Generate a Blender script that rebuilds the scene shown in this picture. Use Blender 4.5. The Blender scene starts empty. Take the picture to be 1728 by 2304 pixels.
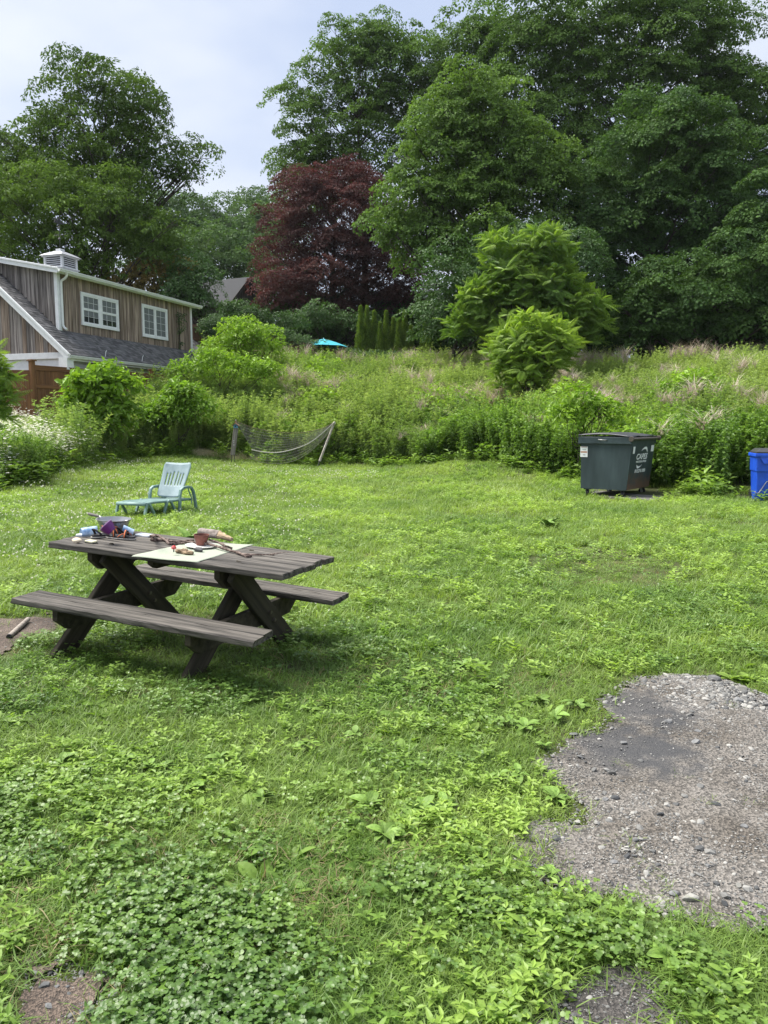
import bpy, bmesh, math, random
import numpy as np
from mathutils import Vector, Matrix, Euler
random.seed(7); RG = np.random.default_rng(7)
SC = bpy.context.scene; COL = SC.collection
R = math.radians

# ------------------------------------------------------------------ camera
CAM_H, PITCH, FPX = 1.606, 0.115, 1733.0
cam = bpy.data.objects.new('camera', bpy.data.cameras.new('camera')); COL.objects.link(cam)
cam.location = (0, 0, CAM_H); cam.rotation_euler = (math.pi/2 - PITCH, 0, 0)
cam.data.sensor_fit = 'VERTICAL'; cam.data.sensor_height = 36; cam.data.lens = FPX/2304*36
cam.data.clip_start = .05; cam.data.clip_end = 2000
SC.camera = cam
# ------------------------------------------------------------------ sky, sun, exposure
SUN_EL, SUN_AZ = R(60), R(-70)          # azimuth measured from +Y towards +X
w = bpy.data.worlds.new('World'); SC.world = w; w.use_nodes = True
nt = w.node_tree; nt.nodes.clear(); N = nt.nodes.new; L = nt.links.new
sky = N('ShaderNodeTexSky'); sky.sky_type = 'NISHITA'; sky.sun_disc = False
sky.sun_elevation = SUN_EL; sky.sun_rotation = SUN_AZ; sky.air_density = 1; sky.dust_density = 3; sky.ozone_density = 1.5
tc = N('ShaderNodeTexCoord'); mp = N('ShaderNodeMapping'); mp.inputs['Scale'].default_value = (1, 1, 2.2)
nz = N('ShaderNodeTexNoise'); nz.inputs['Scale'].default_value = 2.8; nz.inputs['Detail'].default_value = 4; nz.inputs['Roughness'].default_value = .5
cr = N('ShaderNodeValToRGB')
cr.color_ramp.elements[0].position = .36; cr.color_ramp.elements[0].color = (2.75, 3.2, 4.2, 1)
cr.color_ramp.elements[1].position = .66; cr.color_ramp.elements[1].color = (4.2, 4.4, 4.75, 1)
mx = N('ShaderNodeMix'); mx.data_type = 'RGBA'; mx.inputs[0].default_value = .88     # overcast deck over the clear-sky model
bg = N('ShaderNodeBackground'); bg.inputs[1].default_value = .1
out = N('ShaderNodeOutputWorld')
L(tc.outputs['Generated'], mp.inputs[0]); L(mp.outputs[0], nz.inputs['Vector']); L(nz.outputs[0], cr.inputs[0])
L(sky.outputs[0], mx.inputs[6]); L(cr.outputs[0], mx.inputs[7]); L(mx.outputs[2], bg.inputs[0]); L(bg.outputs[0], out.inputs[0])
sd = bpy.data.lights.new('sun', 'SUN'); sd.energy = 3.9; sd.angle = R(40); sd.color = (1, .96, .88)
sun = bpy.data.objects.new('sun', sd); COL.objects.link(sun)
sv = Vector((math.sin(SUN_AZ)*math.cos(SUN_EL), math.cos(SUN_AZ)*math.cos(SUN_EL), math.sin(SUN_EL)))
sun.rotation_euler = sv.to_track_quat('Z', 'Y').to_euler(); sun.location = (-20, 5, 40)
SC.view_settings.view_transform = 'Standard'; SC.view_settings.look = 'None'
SC.view_settings.exposure = 1.15; SC.view_settings.gamma = 1; SC.view_settings.use_curve_mapping = False
SC.cycles.max_bounces = 5; SC.cycles.diffuse_bounces = 3; SC.cycles.transmission_bounces = 3; SC.cycles.transparent_max_bounces = 6
SC.cycles.use_denoising = True

# ------------------------------------------------------------------ helpers: pixels of the photograph to places
def ray(px, py):
    u = (1152-py)/FPX; x = (px-864)/FPX
    return np.array([x, math.cos(PITCH)+u*math.sin(PITCH), -math.sin(PITCH)+u*math.cos(PITCH)])
def at(px, py, y):
    d = ray(px, py); t = y/d[1]; return Vector((d[0]*t, y, CAM_H+d[2]*t))
def project(P):
    P = np.asarray(P, float); z = P[..., 2]-CAM_H; y = P[..., 1]
    d = y*math.cos(PITCH)-z*math.sin(PITCH); u = y*math.sin(PITCH)+z*math.cos(PITCH)
    return 864+FPX*P[..., 0]/d, 1152-FPX*u/d
def onplane(px, py, p0, n):
    d = ray(px, py); o = np.array([0, 0, CAM_H]); t = np.dot(np.array(p0)-o, n)/np.dot(d, n); return Vector(o+d*t)

# ------------------------------------------------------------------ terrain
def lawn_z(x, y):
    sp = np.logaddexp(0, (-x-.4)*2)/2
    return .047*2.2*np.tanh(sp/2.2)+.022*np.clip(y-12, 0, 16)/(1+np.exp((x+5)/.8))
_bpx = [(-500, 1170), (-150, 1125), (0, 1100), (100, 1078), (200, 1052), (300, 1030), (430, 1016), (525, 1034), (730, 1046), (1000, 1060), (1250, 1076), (1480, 1110), (1715, 1118), (2000, 1130), (2400, 1150)]
_bq, _by = [], []
for _x, _y in _bpx:          # where the mown lawn meets the weeds
    _d = ray(_x, _y); _ys = np.linspace(5, 40, 3000); _t = _ys/_d[1]; _f = CAM_H+_d[2]*_t-lawn_z(_d[0]*_t, _ys)
    _i = int(np.argmax(_f < 0)) or len(_ys)-1; _bq.append((_x-864)/FPX); _by.append(min(_ys[_i], 28.5))
_bq = np.array(_bq); _by = np.array(_by)
def bound(q): return np.interp(q, _bq, _by)
_cols = [(-.9, [(13, 0), (20, .8), (27, 1.7), (40, 2.4), (60, 4), (140, 14), (400, 30)]),
 (-.5, [(15.2, 0), (20, .3), (23, .7), (26.5, 1.35), (38, 1.9), (50, 3.5), (80, 7), (140, 16), (400, 40)]),
 (-.33, [(21.2, 0), (26, .8), (30, 1.2), (36, 2.0), (42, 4.3), (60, 6), (140, 19), (400, 40)]),
 (-.2, [(24.2, 0), (29, 1.0), (35, 3.2), (41, 4.5), (60, 6.5), (140, 20), (400, 40)]),
 (-.05, [(25, 0), (30, 1.2), (40, 3.3), (48, 4.3), (60, 5), (140, 14), (400, 30)]),
 (.25, [(20.5, 0), (26, 1.0), (32, 2.3), (42, 4.0), (60, 5), (140, 12), (400, 25)]),
 (.5, [(16.6, 0), (21, 1.0), (30, 2.9), (42, 4.3), (60, 5), (140, 12), (400, 25)]),
 (.9, [(14, 0), (21, 1.0), (30, 2.9), (42, 4.3), (60, 5), (140, 12), (400, 25)])]
_yy = np.concatenate([np.linspace(0, 60, 121), np.linspace(62, 400, 80)])
_tab = []
for _q, _p in _cols:
    _p = [(float(bound(_q)), 0)]+[(a, b) for a, b in _p[1:] if a > bound(_q)+1.5]
    _t = np.interp(_yy, [a for a, b in _p], [b for a, b in _p], left=0)
    _n = 121; _k = np.exp(-np.linspace(-2, 2, 9)**2); _k /= _k.sum()
    _s = np.convolve(np.pad(_t[:_n], 4, mode='edge'), _k, 'valid'); _s[-6:] = _t[_n-6:_n]; _t[:_n] = _s
    _tab.append(_t)
_tab = np.array(_tab); _qs = np.array([c[0] for c in _cols])
def zt(x, y):
    x = np.asarray(x, float); y = np.asarray(y, float)
    q = np.clip(x/np.maximum(y, 3), -.9, .9)
    iq = np.clip(np.searchsorted(_qs, q)-1, 0, len(_qs)-2); fq = (q-_qs[iq])/(_qs[iq+1]-_qs[iq]); fq = fq*fq*(3-2*fq)
    yc = np.clip(y, 0, 399.9); iy = np.clip(np.searchsorted(_yy, yc)-1, 0, len(_yy)-2); fy = (yc-_yy[iy])/(_yy[iy+1]-_yy[iy])
    z0 = _tab[iq, iy]*(1-fy)+_tab[iq, iy+1]*fy; z1 = _tab[iq+1, iy]*(1-fy)+_tab[iq+1, iy+1]*fy
    b = z0*(1-fq)+z1*fq
    fade = 1-np.clip((y-bound(q))/12, 0, 1)
    return b+lawn_z(x, y)*fade
def pick(px, py):
    d = ray(px, py); ys = np.concatenate([np.linspace(1, 60, 2400), np.linspace(60, 200, 500)]); t = ys/d[1]
    f = CAM_H+d[2]*t-zt(d[0]*t, ys); i = int(np.argmax(f < 0))
    if i == 0: i = len(ys)-1
    return Vector((d[0]*t[i], ys[i], float(zt(d[0]*t[i], ys[i]))))

# ------------------------------------------------------------------ helpers: objects
def tag(o, label=None, cat=None, group=None, kind=None):
    if label: o['label'] = label
    if cat: o['category'] = cat
    if group: o['group'] = group
    if kind: o['kind'] = kind
    return o
def empty(name, loc=(0, 0, 0), rot=(0, 0, 0), parent=None):
    o = bpy.data.objects.new(name, None); COL.objects.link(o); o.location = loc; o.rotation_euler = rot
    o.empty_display_size = .1; o.parent = parent; return o
class MB:
    def __init__(s): s.v = []; s.f = []
    def add(s, vs, fs):
        k = len(s.v); s.v += [tuple(map(float, p)) for p in vs]; s.f += [tuple(i+k for i in f) for f in fs]; return s
    def box(s, c, size, rot=None):
        x, y, z = [a/2 for a in size]
        vs = [Vector((i*x, j*y, k*z)) for i in (-1, 1) for j in (-1, 1) for k in (-1, 1)]
        if rot is not None:
            m = rot if isinstance(rot, Matrix) else Euler(rot).to_matrix(); vs = [m @ p for p in vs]
        c = Vector(c)
        return s.add([p+c for p in vs], [(0, 1, 3, 2), (4, 6, 7, 5), (0, 4, 5, 1), (2, 3, 7, 6), (0, 2, 6, 4), (1, 5, 7, 3)])
    def tube(s, path, rad, n=8, cap=True):
        path = [Vector(p) for p in path]; k = len(path)
        if not hasattr(rad, '__len__'): rad = [rad]*k
        up = None; rings = []
        for i, p in enumerate(path):
            d = (path[min(i+1, k-1)]-path[max(i-1, 0)])
            d = d.normalized() if d.length > 1e-9 else Vector((0, 0, 1))
            if up is None: up = d.orthogonal().normalized()
            up = (up-d*up.dot(d)); up = up.normalized() if up.length > 1e-6 else d.orthogonal().normalized()
            b = d.cross(up)
            rings.append([p+(up*math.cos(a)+b*math.sin(a))*rad[i] for a in [2*math.pi*j/n for j in range(n)]])
        vs = [q for r in rings for q in r]
        fs = [(i*n+j, i*n+(j+1) % n, (i+1)*n+(j+1) % n, (i+1)*n+j) for i in range(k-1) for j in range(n)]
        if cap: fs += [tuple(range(n-1, -1, -1)), tuple(range((k-1)*n, k*n))]
        return s.add(vs, fs)
    def lathe(s, prof, n=24, c=(0, 0, 0), m=None):
        vs = []; k = len(prof)
        for r, z in prof:
            for j in range(n):
                a = 2*math.pi*j/n; p = Vector((r*math.cos(a), r*math.sin(a), z))
                if m is not None: p = m @ p
                vs.append(p+Vector(c))
        return s.add(vs, [(i*n+j, i*n+(j+1) % n, (i+1)*n+(j+1) % n, (i+1)*n+j) for i in range(k-1) for j in range(n)])
    def prism(s, poly, axis_vec):
        n = len(poly); a = Vector(axis_vec); p = [Vector(q) for q in poly]
        return s.add(p+[q+a for q in p], [tuple(range(n-1, -1, -1)), tuple(range(n, 2*n))]+[(i, (i+1) % n, n+(i+1) % n, n+i) for i in range(n)])
    def build(s, name, mat=None, parent=None, smooth=False, bevel=0, seg=2):
        me = bpy.data.meshes.new(name); me.from_pydata(s.v, [], s.f); me.update()
        bm = bmesh.new(); bm.from_mesh(me); bmesh.ops.recalc_face_normals(bm, faces=bm.faces); bm.to_mesh(me); bm.free()
        o = bpy.data.objects.new(name, me); COL.objects.link(o); o.parent = parent
        if mat: me.materials.append(mat)
        if smooth:
            for p in me.polygons: p.use_smooth = True
            if smooth != 1: me.set_sharp_from_angle(angle=R(smooth))
        if bevel:
            b = o.modifiers.new('bevel', 'BEVEL'); b.width = bevel; b.segments = seg; b.limit_method = 'ANGLE'; b.angle_limit = R(40)
        return o
_plank_cache = {}
def plank(name, p0, p1, wdir, wd, th, mat, parent, rough=.0015, seg=14, share=None):
    """board from p0 to p1 (centre line), width along wdir; mesh runs along its own X so the grain follows it"""
    p0 = Vector(p0); p1 = Vector(p1); x = (p1-p0); ln = x.length; x.normalize()
    y = Vector(wdir); y = (y-x*y.dot(x)).normalized(); z = x.cross(y)
    key = (round(ln, 2), round(wd, 3), round(th, 3), share) if share is not None else None
    me = _plank_cache.get(key) if key else None
    if me is None:
        c = min(wd, th)*.14; a, b = wd/2, th/2
        sec = [(-a+c, -b), (a-c, -b), (a, -b+c), (a, b-c), (a-c, b), (-a+c, b), (-a, b-c), (-a, -b+c)]
        vs = []; fs = []
        off = [random.uniform(-1, 1)*rough*3 for _ in sec]
        for i in range(seg+1):
            t = i/seg*ln
            bow = math.sin(i/seg*math.pi)*rough*random.uniform(.4, 1)
            for j, (yy, zz) in enumerate(sec):
                e = off[j] if i in (0, seg) else 0
                vs.append((t+e, yy+random.uniform(-1, 1)*rough, zz+random.uniform(-.4, .4)*rough+bow))
        for i in range(seg):
            for j in range(8): fs.append((i*8+j, i*8+(j+1) % 8, (i+1)*8+(j+1) % 8, (i+1)*8+j))
        fs += [tuple(range(7, -1, -1)), tuple(range(seg*8, seg*8+8))]
        me = bpy.data.meshes.new(name); me.from_pydata(vs, [], fs); me.update()
        if mat: me.materials.append(mat)
        if key: _plank_cache[key] = me
    o = bpy.data.objects.new(name, me); COL.objects.link(o); o.parent = parent
    m = Matrix((x, y, z)).transposed().to_4x4(); m.translation = p0; o.matrix_basis = m
    return o

# ------------------------------------------------------------------ materials
def newmat(name):
    m = bpy.data.materials.new(name); m.use_nodes = True; t = m.node_tree; b = t.nodes['Principled BSDF']; return m, t, b
def rgb(c): return (*c, 1)
def pm(name, c, rough=.6, var=.15, scale=12, metal=0, bump=.0, c2=None, spec=.4, detail=5, coord='Object', stretch=(1, 1, 1), lo=.3, hi=.7, rnd=0):
    m, t, b = newmat(name); n = t.nodes.new; l = t.links.new
    tcx = n('ShaderNodeTexCoord'); mpp = n('ShaderNodeMapping'); mpp.inputs['Scale'].default_value = stretch
    ns = n('ShaderNodeTexNoise'); ns.inputs['Scale'].default_value = scale; ns.inputs['Detail'].default_value = detail; ns.inputs['Roughness'].default_value = .6
    rp = n('ShaderNodeValToRGB'); rp.color_ramp.elements[0].position = lo; rp.color_ramp.elements[1].position = hi
    c2 = c2 or tuple(min(1, x*(1+var*1.6)) for x in c); c1 = tuple(x*(1-var) for x in c)
    rp.color_ramp.elements[0].color = rgb(c1); rp.color_ramp.elements[1].color = rgb(c2)
    l(tcx.outputs[coord], mpp.inputs[0]); src = mpp.outputs[0]
    if rnd:
        oi = n('ShaderNodeObjectInfo'); va = n('ShaderNodeVectorMath'); va.operation = 'ADD'
        sc_ = n('ShaderNodeVectorMath'); sc_.operation = 'SCALE'; sc_.inputs[3].default_value = 37; cb = n('ShaderNodeCombineXYZ')
        for i in range(3): l(oi.outputs['Random'], cb.inputs[i])
        l(cb.outputs[0], sc_.inputs[0]); l(mpp.outputs[0], va.inputs[0]); l(sc_.outputs[0], va.inputs[1]); src = va.outputs[0]
        hs = n('ShaderNodeHueSaturation'); mr = n('ShaderNodeMapRange'); mr.inputs[3].default_value = 1-rnd; mr.inputs[4].default_value = 1+rnd
        l(oi.outputs['Random'], mr.inputs[0]); l(mr.outputs[0], hs.inputs['Value']); l(rp.outputs[0], hs.inputs['Color']); l(hs.outputs[0], b.inputs['Base Color'])
    else: l(rp.outputs[0], b.inputs['Base Color'])
    l(src, ns.inputs['Vector']); l(ns.outputs[0], rp.inputs[0])
    b.inputs['Roughness'].default_value = rough; b.inputs['Metallic'].default_value = metal; b.inputs['Specular IOR Level'].default_value = spec
    if bump:
        bp = n('ShaderNodeBump'); bp.inputs['Strength'].default_value = bump; bp.inputs['Distance'].default_value = .01
        l(ns.outputs[0], bp.inputs['Height']); l(bp.outputs[0], b.inputs['Normal'])
    return m
def leafmat(name, a, b_, tr=.35, rough=.5, spec=.35, vlo=.72, vhi=1.28, trc=(1.15, 1.2, .6)):
    m, t, b = newmat(name); n = t.nodes.new; l = t.links.new
    ti = n('ShaderNodeAttribute'); ti.attribute_type = 'INSTANCER'; ti.attribute_name = 'tint'
    sh = n('ShaderNodeAttribute'); sh.attribute_type = 'GEOMETRY'; sh.attribute_name = 'shade'
    mix = n('ShaderNodeMix'); mix.data_type = 'RGBA'; mix.inputs[6].default_value = rgb(a); mix.inputs[7].default_value = rgb(b_); l(ti.outputs['Fac'], mix.inputs[0])
    mr = n('ShaderNodeMapRange'); mr.inputs[3].default_value = vlo; mr.inputs[4].default_value = vhi; l(sh.outputs['Fac'], mr.inputs[0])
    hs = n('ShaderNodeHueSaturation'); l(mr.outputs[0], hs.inputs['Value']); l(mix.outputs[2], hs.inputs['Color'])
    l(hs.outputs[0], b.inputs['Base Color']); b.inputs['Roughness'].default_value = rough; b.inputs['Specular IOR Level'].default_value = spec
    if tr:
        tl = n('ShaderNodeBsdfTranslucent'); mu = n('ShaderNodeMix'); mu.data_type = 'RGBA'; mu.blend_type = 'MULTIPLY'; mu.inputs[0].default_value = 1; mu.clamp_result = False
        mu.inputs[7].default_value = rgb(trc); l(hs.outputs[0], mu.inputs[6]); l(mu.outputs[2], tl.inputs[0])
        ms = n('ShaderNodeMixShader'); ms.inputs[0].default_value = tr; l(b.outputs[0], ms.inputs[1]); l(tl.outputs[0], ms.inputs[2]); l(ms.outputs[0], t.nodes['Material Output'].inputs[0])
    return m

# ------------------------------------------------------------------ foliage sources and scattering
class Leaves:
    """collects leaf faces with a per-vertex 'shade' value"""
    def __init__(s): s.v = []; s.f = []; s.s = []; s.n = 0
    def _add(s, V, F, S):
        s.v.append(V); s.f += [tuple(int(i)+s.n for i in f) for f in F]; s.s.append(S); s.n += len(V)
    def leaf(s, base, d, nrm, ln, wd, fold=.15, droop=.15, shade=.5, prof=None, stem=0):
        base = np.array(base, float); d = np.array(d, float); d /= np.linalg.norm(d)+1e-9
        nrm = np.array(nrm, float); nrm = nrm-d*np.dot(nrm, d); nrm /= np.linalg.norm(nrm)+1e-9; sd_ = np.cross(d, nrm)
        if prof is None:
            m = base+d*ln*.45
            V = [base, m+sd_*wd/2+nrm*fold*wd, base+d*ln-nrm*droop*ln, m-sd_*wd/2+nrm*fold*wd]
            s._add(np.array(V), [(0, 1, 2), (0, 2, 3)], np.full(4, shade)); return
        V = []; k = len(prof)
        for i, (t, ww) in enumerate(prof):
            c = base+d*ln*t-nrm*droop*ln*t*t+nrm*stem*t*(1-t)*ln
            V += [c+sd_*wd/2*ww+nrm*fold*wd*ww, c, c-sd_*wd/2*ww+nrm*fold*wd*ww]
        F = []
        for i in range(k-1):
            F += [(3*i, 3*i+3, 3*i+4, 3*i+1), (3*i+1, 3*i+4, 3*i+5, 3*i+2)]
        S = np.array([shade-.1, shade+.12, shade-.1]*k)
        s._add(np.array(V), F, S)
    def blade(s, base, d, ln, wd, bend, shade=.5, k=3):
        base = np.array(base, float); d = np.array(d, float); d /= np.linalg.norm(d)
        h = np.array([d[0], d[1], 0.]); hn = np.linalg.norm(h); h = h/hn if hn > 1e-6 else np.array([1., 0, 0])
        sd_ = np.array([-h[1], h[0], 0]); V = []
        for i in range(k+1):
            t = i/k; c = base+d*ln*t+h*bend*ln*t*t-np.array([0, 0, 1])*abs(bend)*ln*.45*t*t*t
            ww = wd*(1-t**1.6)*.5+wd*.04; V += [c-sd_*ww, c+sd_*ww]
        s._add(np.array(V), [(2*i, 2*i+1, 2*i+3, 2*i+2) for i in range(k)], np.linspace(shade-.2, shade+.2, 2*(k+1)))
    def tube(s, path, rad, n=4, shade=.4):
        mb = MB().tube(path, rad, n, cap=False); s._add(np.array(mb.v), mb.f, np.full(len(mb.v), shade))
    def mesh(s, name, mat, smooth=False):
        me = bpy.data.meshes.new(name); me.from_pydata(np.concatenate(s.v).tolist(), [], s.f); me.update()
        a = me.attributes.new('shade', 'FLOAT', 'POINT'); a.data.foreach_set('value', np.clip(np.concatenate(s.s), 0, 1).astype(np.float32))
        for m in (mat if isinstance(mat, (list, tuple)) else [mat]): me.materials.append(m)
        return me
def source(me):
    return bpy.data.objects.new(me.name, me)       # not linked: read by the scatter nodes only
_groups = {}
def scatter_group(key, sources):
    if key in _groups: return _groups[key]
    g = bpy.data.node_groups.new('scatter', 'GeometryNodeTree'); n = g.nodes.new; l = g.links.new
    g.interface.new_socket('Geometry', in_out='INPUT', socket_type='NodeSocketGeometry'); g.interface.new_socket('Geometry', in_out='OUTPUT', socket_type='NodeSocketGeometry')
    gi = n('NodeGroupInput'); go = n('NodeGroupOutput'); iop = n('GeometryNodeInstanceOnPoints'); g2i = n('GeometryNodeGeometryToInstance')
    for so in reversed(sources):
        oi = n('GeometryNodeObjectInfo'); oi.inputs[0].default_value = so; oi.inputs['As Instance'].default_value = False
        l(oi.outputs['Geometry'], g2i.inputs[0])
    def attr(nm, ty):
        a = n('GeometryNodeInputNamedAttribute'); a.data_type = ty; a.inputs[0].default_value = nm; return [o for o in a.outputs if o.enabled][0]
    e2r = n('FunctionNodeEulerToRotation'); l(attr('rot', 'FLOAT_VECTOR'), e2r.inputs[0])
    l(gi.outputs[0], iop.inputs['Points']); l(g2i.outputs[0], iop.inputs['Instance']); iop.inputs['Pick Instance'].default_value = True
    l(attr('idx', 'INT'), iop.inputs['Instance Index']); l(e2r.outputs[0], iop.inputs['Rotation']); l(attr('scl', 'FLOAT_VECTOR'), iop.inputs['Scale'])
    l(iop.outputs[0], go.inputs[0]); _groups[key] = g; return g
def scatter(name, key, P, rot=None, scl=1., idx=None, tint=None, parent=None):
    sources = SRC[key]; P = np.asarray(P, float).reshape(-1, 3); n = len(P)
    me = bpy.data.meshes.new(name); me.vertices.add(n); me.vertices.foreach_set('co', P.astype(np.float32).ravel())
    if rot is None: rot = np.stack([np.zeros(n), np.zeros(n), RG.uniform(0, 6.283, n)], 1)
    scl = np.asarray(scl, float)
    if scl.ndim < 2: scl = np.repeat(np.broadcast_to(scl, n)[:, None], 3, 1)
    if idx is None: idx = RG.integers(0, len(sources), n)
    if tint is None: tint = RG.uniform(0, 1, n)
    for nm, ty, fld, d in (('rot', 'FLOAT_VECTOR', 'vector', rot), ('scl', 'FLOAT_VECTOR', 'vector', scl), ('idx', 'INT', 'value', idx), ('tint', 'FLOAT', 'value', np.clip(tint, 0, 1))):
        a = me.attributes.new(nm, ty, 'POINT'); d = np.asarray(d); a.data.foreach_set(fld, (d.astype(np.int32) if ty == 'INT' else d.astype(np.float32)).ravel())
    me.materials.append(sources[0].data.materials[0]); me.update()
    o = bpy.data.objects.new(name, me); COL.objects.link(o); o.parent = parent
    md = o.modifiers.new('scatter', 'NODES'); md.node_group = scatter_group(key, sources)
    return o
def euler_up(U, yaw):
    """euler angles that take Z to the unit vectors U after a turn about Z"""
    U = U/np.linalg.norm(U, axis=1, keepdims=True)
    ref = np.where(np.abs(U[:, 2:3]) > .95, np.array([[1., 0, 0]]), np.array([[0, 0, 1.]]))
    X = np.cross(ref, U); X /= np.linalg.norm(X, axis=1, keepdims=True); Y = np.cross(U, X)
    c, s = np.cos(yaw)[:, None], np.sin(yaw)[:, None]
    A = X*c+Y*s; B = -X*s+Y*c            # columns of the matrix: A, B, U
    ry = np.arcsin(np.clip(-A[:, 2], -1, 1)); rx = np.arctan2(B[:, 2], U[:, 2]); rz = np.arctan2(A[:, 1], A[:, 0])
    return np.stack([rx, ry, rz], 1)
def noise2(x, y, s=1., seed=0):
    r = np.random.default_rng(seed); v = 0
    for k in range(6):
        a = r.uniform(0, 6.28); f = s*r.uniform(.6, 1.9); v = v+np.sin((x*np.cos(a)+y*np.sin(a))*f+r.uniform(0, 6.28))
    return v/3.2
# ------------------------------------------------------------------ foliage materials
M = {}
M['maple'] = leafmat('maple_leaf', (.075, .145, .030), (.155, .255, .058), .33, .6, .15)
M['dark_maple'] = leafmat('dark_maple_leaf', (.042, .09, .03), (.095, .175, .042), .3, .6, .15)
M['oak'] = leafmat('oak_leaf', (.058, .11, .028), (.135, .22, .042), .32, .6, .15)
M['far'] = leafmat('far_leaf', (.055, .11, .04), (.11, .19, .055), .28, .6, .15)
M['red'] = leafmat('purple_maple_leaf', (.055, .032, .032), (.15, .08, .07), .26, .6, .15, trc=(1.3, .6, .6))
M['orange'] = leafmat('brownish_leaf', (.2, .19, .06), (.42, .29, .11), .35, .5)
M['sumac'] = leafmat('sumac_leaf', (.09, .19, .034), (.34, .48, .068), .42, .45)
M['shrub'] = leafmat('shrub_leaf', (.11, .23, .026), (.29, .45, .045), .4, .45)
M['dshrub'] = leafmat('dark_shrub_leaf', (.045, .10, .034), (.10, .19, .05), .3, .5)
M['cedar'] = leafmat('arborvitae_leaf', (.12, .2, .035), (.25, .36, .065), .3, .6)
M['weed'] = leafmat('tall_weed_leaf', (.16, .255, .068), (.38, .47, .165), .45, .5)
M['hedge'] = leafmat('knotweed_leaf', (.105, .20, .036), (.25, .39, .075), .4, .5)
M['dry'] = leafmat('dry_grass', (.40, .345, .28), (.58, .51, .43), .3, .8, trc=(1, .9, .8))
M['flower'] = leafmat('white_petal', (.72, .7, .6), (.82, .82, .76), .3, .7, trc=(1, 1, .9))
M['grass'] = leafmat('grass_blade', (.115, .21, .04), (.28, .38, .09), .4, .45)
M['drygrass'] = leafmat('dead_grass_blade', (.22, .18, .09), (.34, .29, .16), .35, .7, trc=(1, .9, .7))
M['clover'] = leafmat('clover_leaf', (.08, .16, .034), (.21, .33, .06), .35, .38, spec=.55)
M['plantain'] = leafmat('plantain_leaf', (.12, .22, .04), (.25, .37, .07), .38, .5, spec=.25)
M['lweed'] = leafmat('low_weed_leaf', (.14, .25, .042), (.33, .46, .095), .42, .45)
M['bark'] = pm('tree_bark', (.055, .045, .036), .9, .35, 6, bump=.5, stretch=(1, 1, .3))
M['stem'] = pm('green_stem', (.12, .14, .05), .8, .3, 10)

def rvec(): v = RG.normal(size=3); return v/np.linalg.norm(v)
def mesh_clump(name, mat, n, rad, flat, ln, wd, droop, up=.9, hang=0):
    """a spray of leaves: flattened dome of radius rad, leaves lying outwards and upwards"""
    q = Leaves()
    for i in range(n):
        a = RG.uniform(0, 6.283); r = rad*math.sqrt(RG.uniform(0.0, 1)); h = flat*rad*(1-(r/rad)**2)*RG.uniform(-.1, 1)+RG.uniform(-.1, .1)*rad
        p = np.array([r*math.cos(a), r*math.sin(a), h])
        d = np.array([math.cos(a), math.sin(a), RG.uniform(-.5, .35)-hang])+RG.normal(size=3)*.45
        nn = np.array([0, 0, up])+np.array([math.cos(a), math.sin(a), 0])*.35+RG.normal(size=3)*.33
        s_ = RG.uniform(.7, 1.25)
        q.leaf(p, d, nn, ln*s_, wd*s_, .1, droop, RG.uniform(0, 1))
    return source(q.mesh(name, mat))
SRC = {}
SRC['maple'] = [mesh_clump('maple_spray', M['maple'], 105, .66, .38, .155, .135, .25) for i in range(5)]
SRC['dark_maple'] = [mesh_clump('dark_maple_spray', M['dark_maple'], 105, .66, .38, .155, .135, .25) for i in range(5)]
SRC['oak'] = [mesh_clump('oak_spray', M['oak'], 64, .6, .4, .2, .09, .28, hang=.25) for i in range(5)]
SRC['far'] = [mesh_clump('far_spray', M['far'], 46, .95, .5, .34, .26, .2) for i in range(4)]
SRC['red'] = [mesh_clump('purple_spray', M['red'], 100, .62, .36, .14, .085, .3, hang=.15) for i in range(5)]
SRC['orange'] = [mesh_clump('brownish_spray', M['orange'], 40, .5, .5, .18, .12, .2) for i in range(3)]
SRC['shrub'] = [mesh_clump('shrub_spray', M['shrub'], 34, .33, .7, .15, .075, .2, up=.7) for i in range(5)]
SRC['bigleaf'] = [mesh_clump('broadleaf_spray', M['shrub'], 26, .34, .6, .22, .12, .25, up=.8) for i in range(5)]
SRC['dshrub'] = [mesh_clump('dark_shrub_spray', M['dshrub'], 46, .42, .7, .14, .085, .15, up=.7) for i in range(5)]
def cedar_spray(i):
    q = Leaves()
    for k in range(26):
        a = RG.uniform(0, 6.283); z = RG.uniform(-.05, .22); d = np.array([math.cos(a)*.45, math.sin(a)*.45, 1.])+RG.normal(size=3)*.18
        q.leaf(np.array([math.cos(a), math.sin(a), 0])*RG.uniform(0, .1)+[0, 0, z], d, rvec(), RG.uniform(.1, .2), .05, .05, .05, RG.uniform(0, 1))
    return source(q.mesh('arborvitae_spray', M['cedar']))
SRC['cedar'] = [cedar_spray(i) for i in range(4)]
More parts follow.
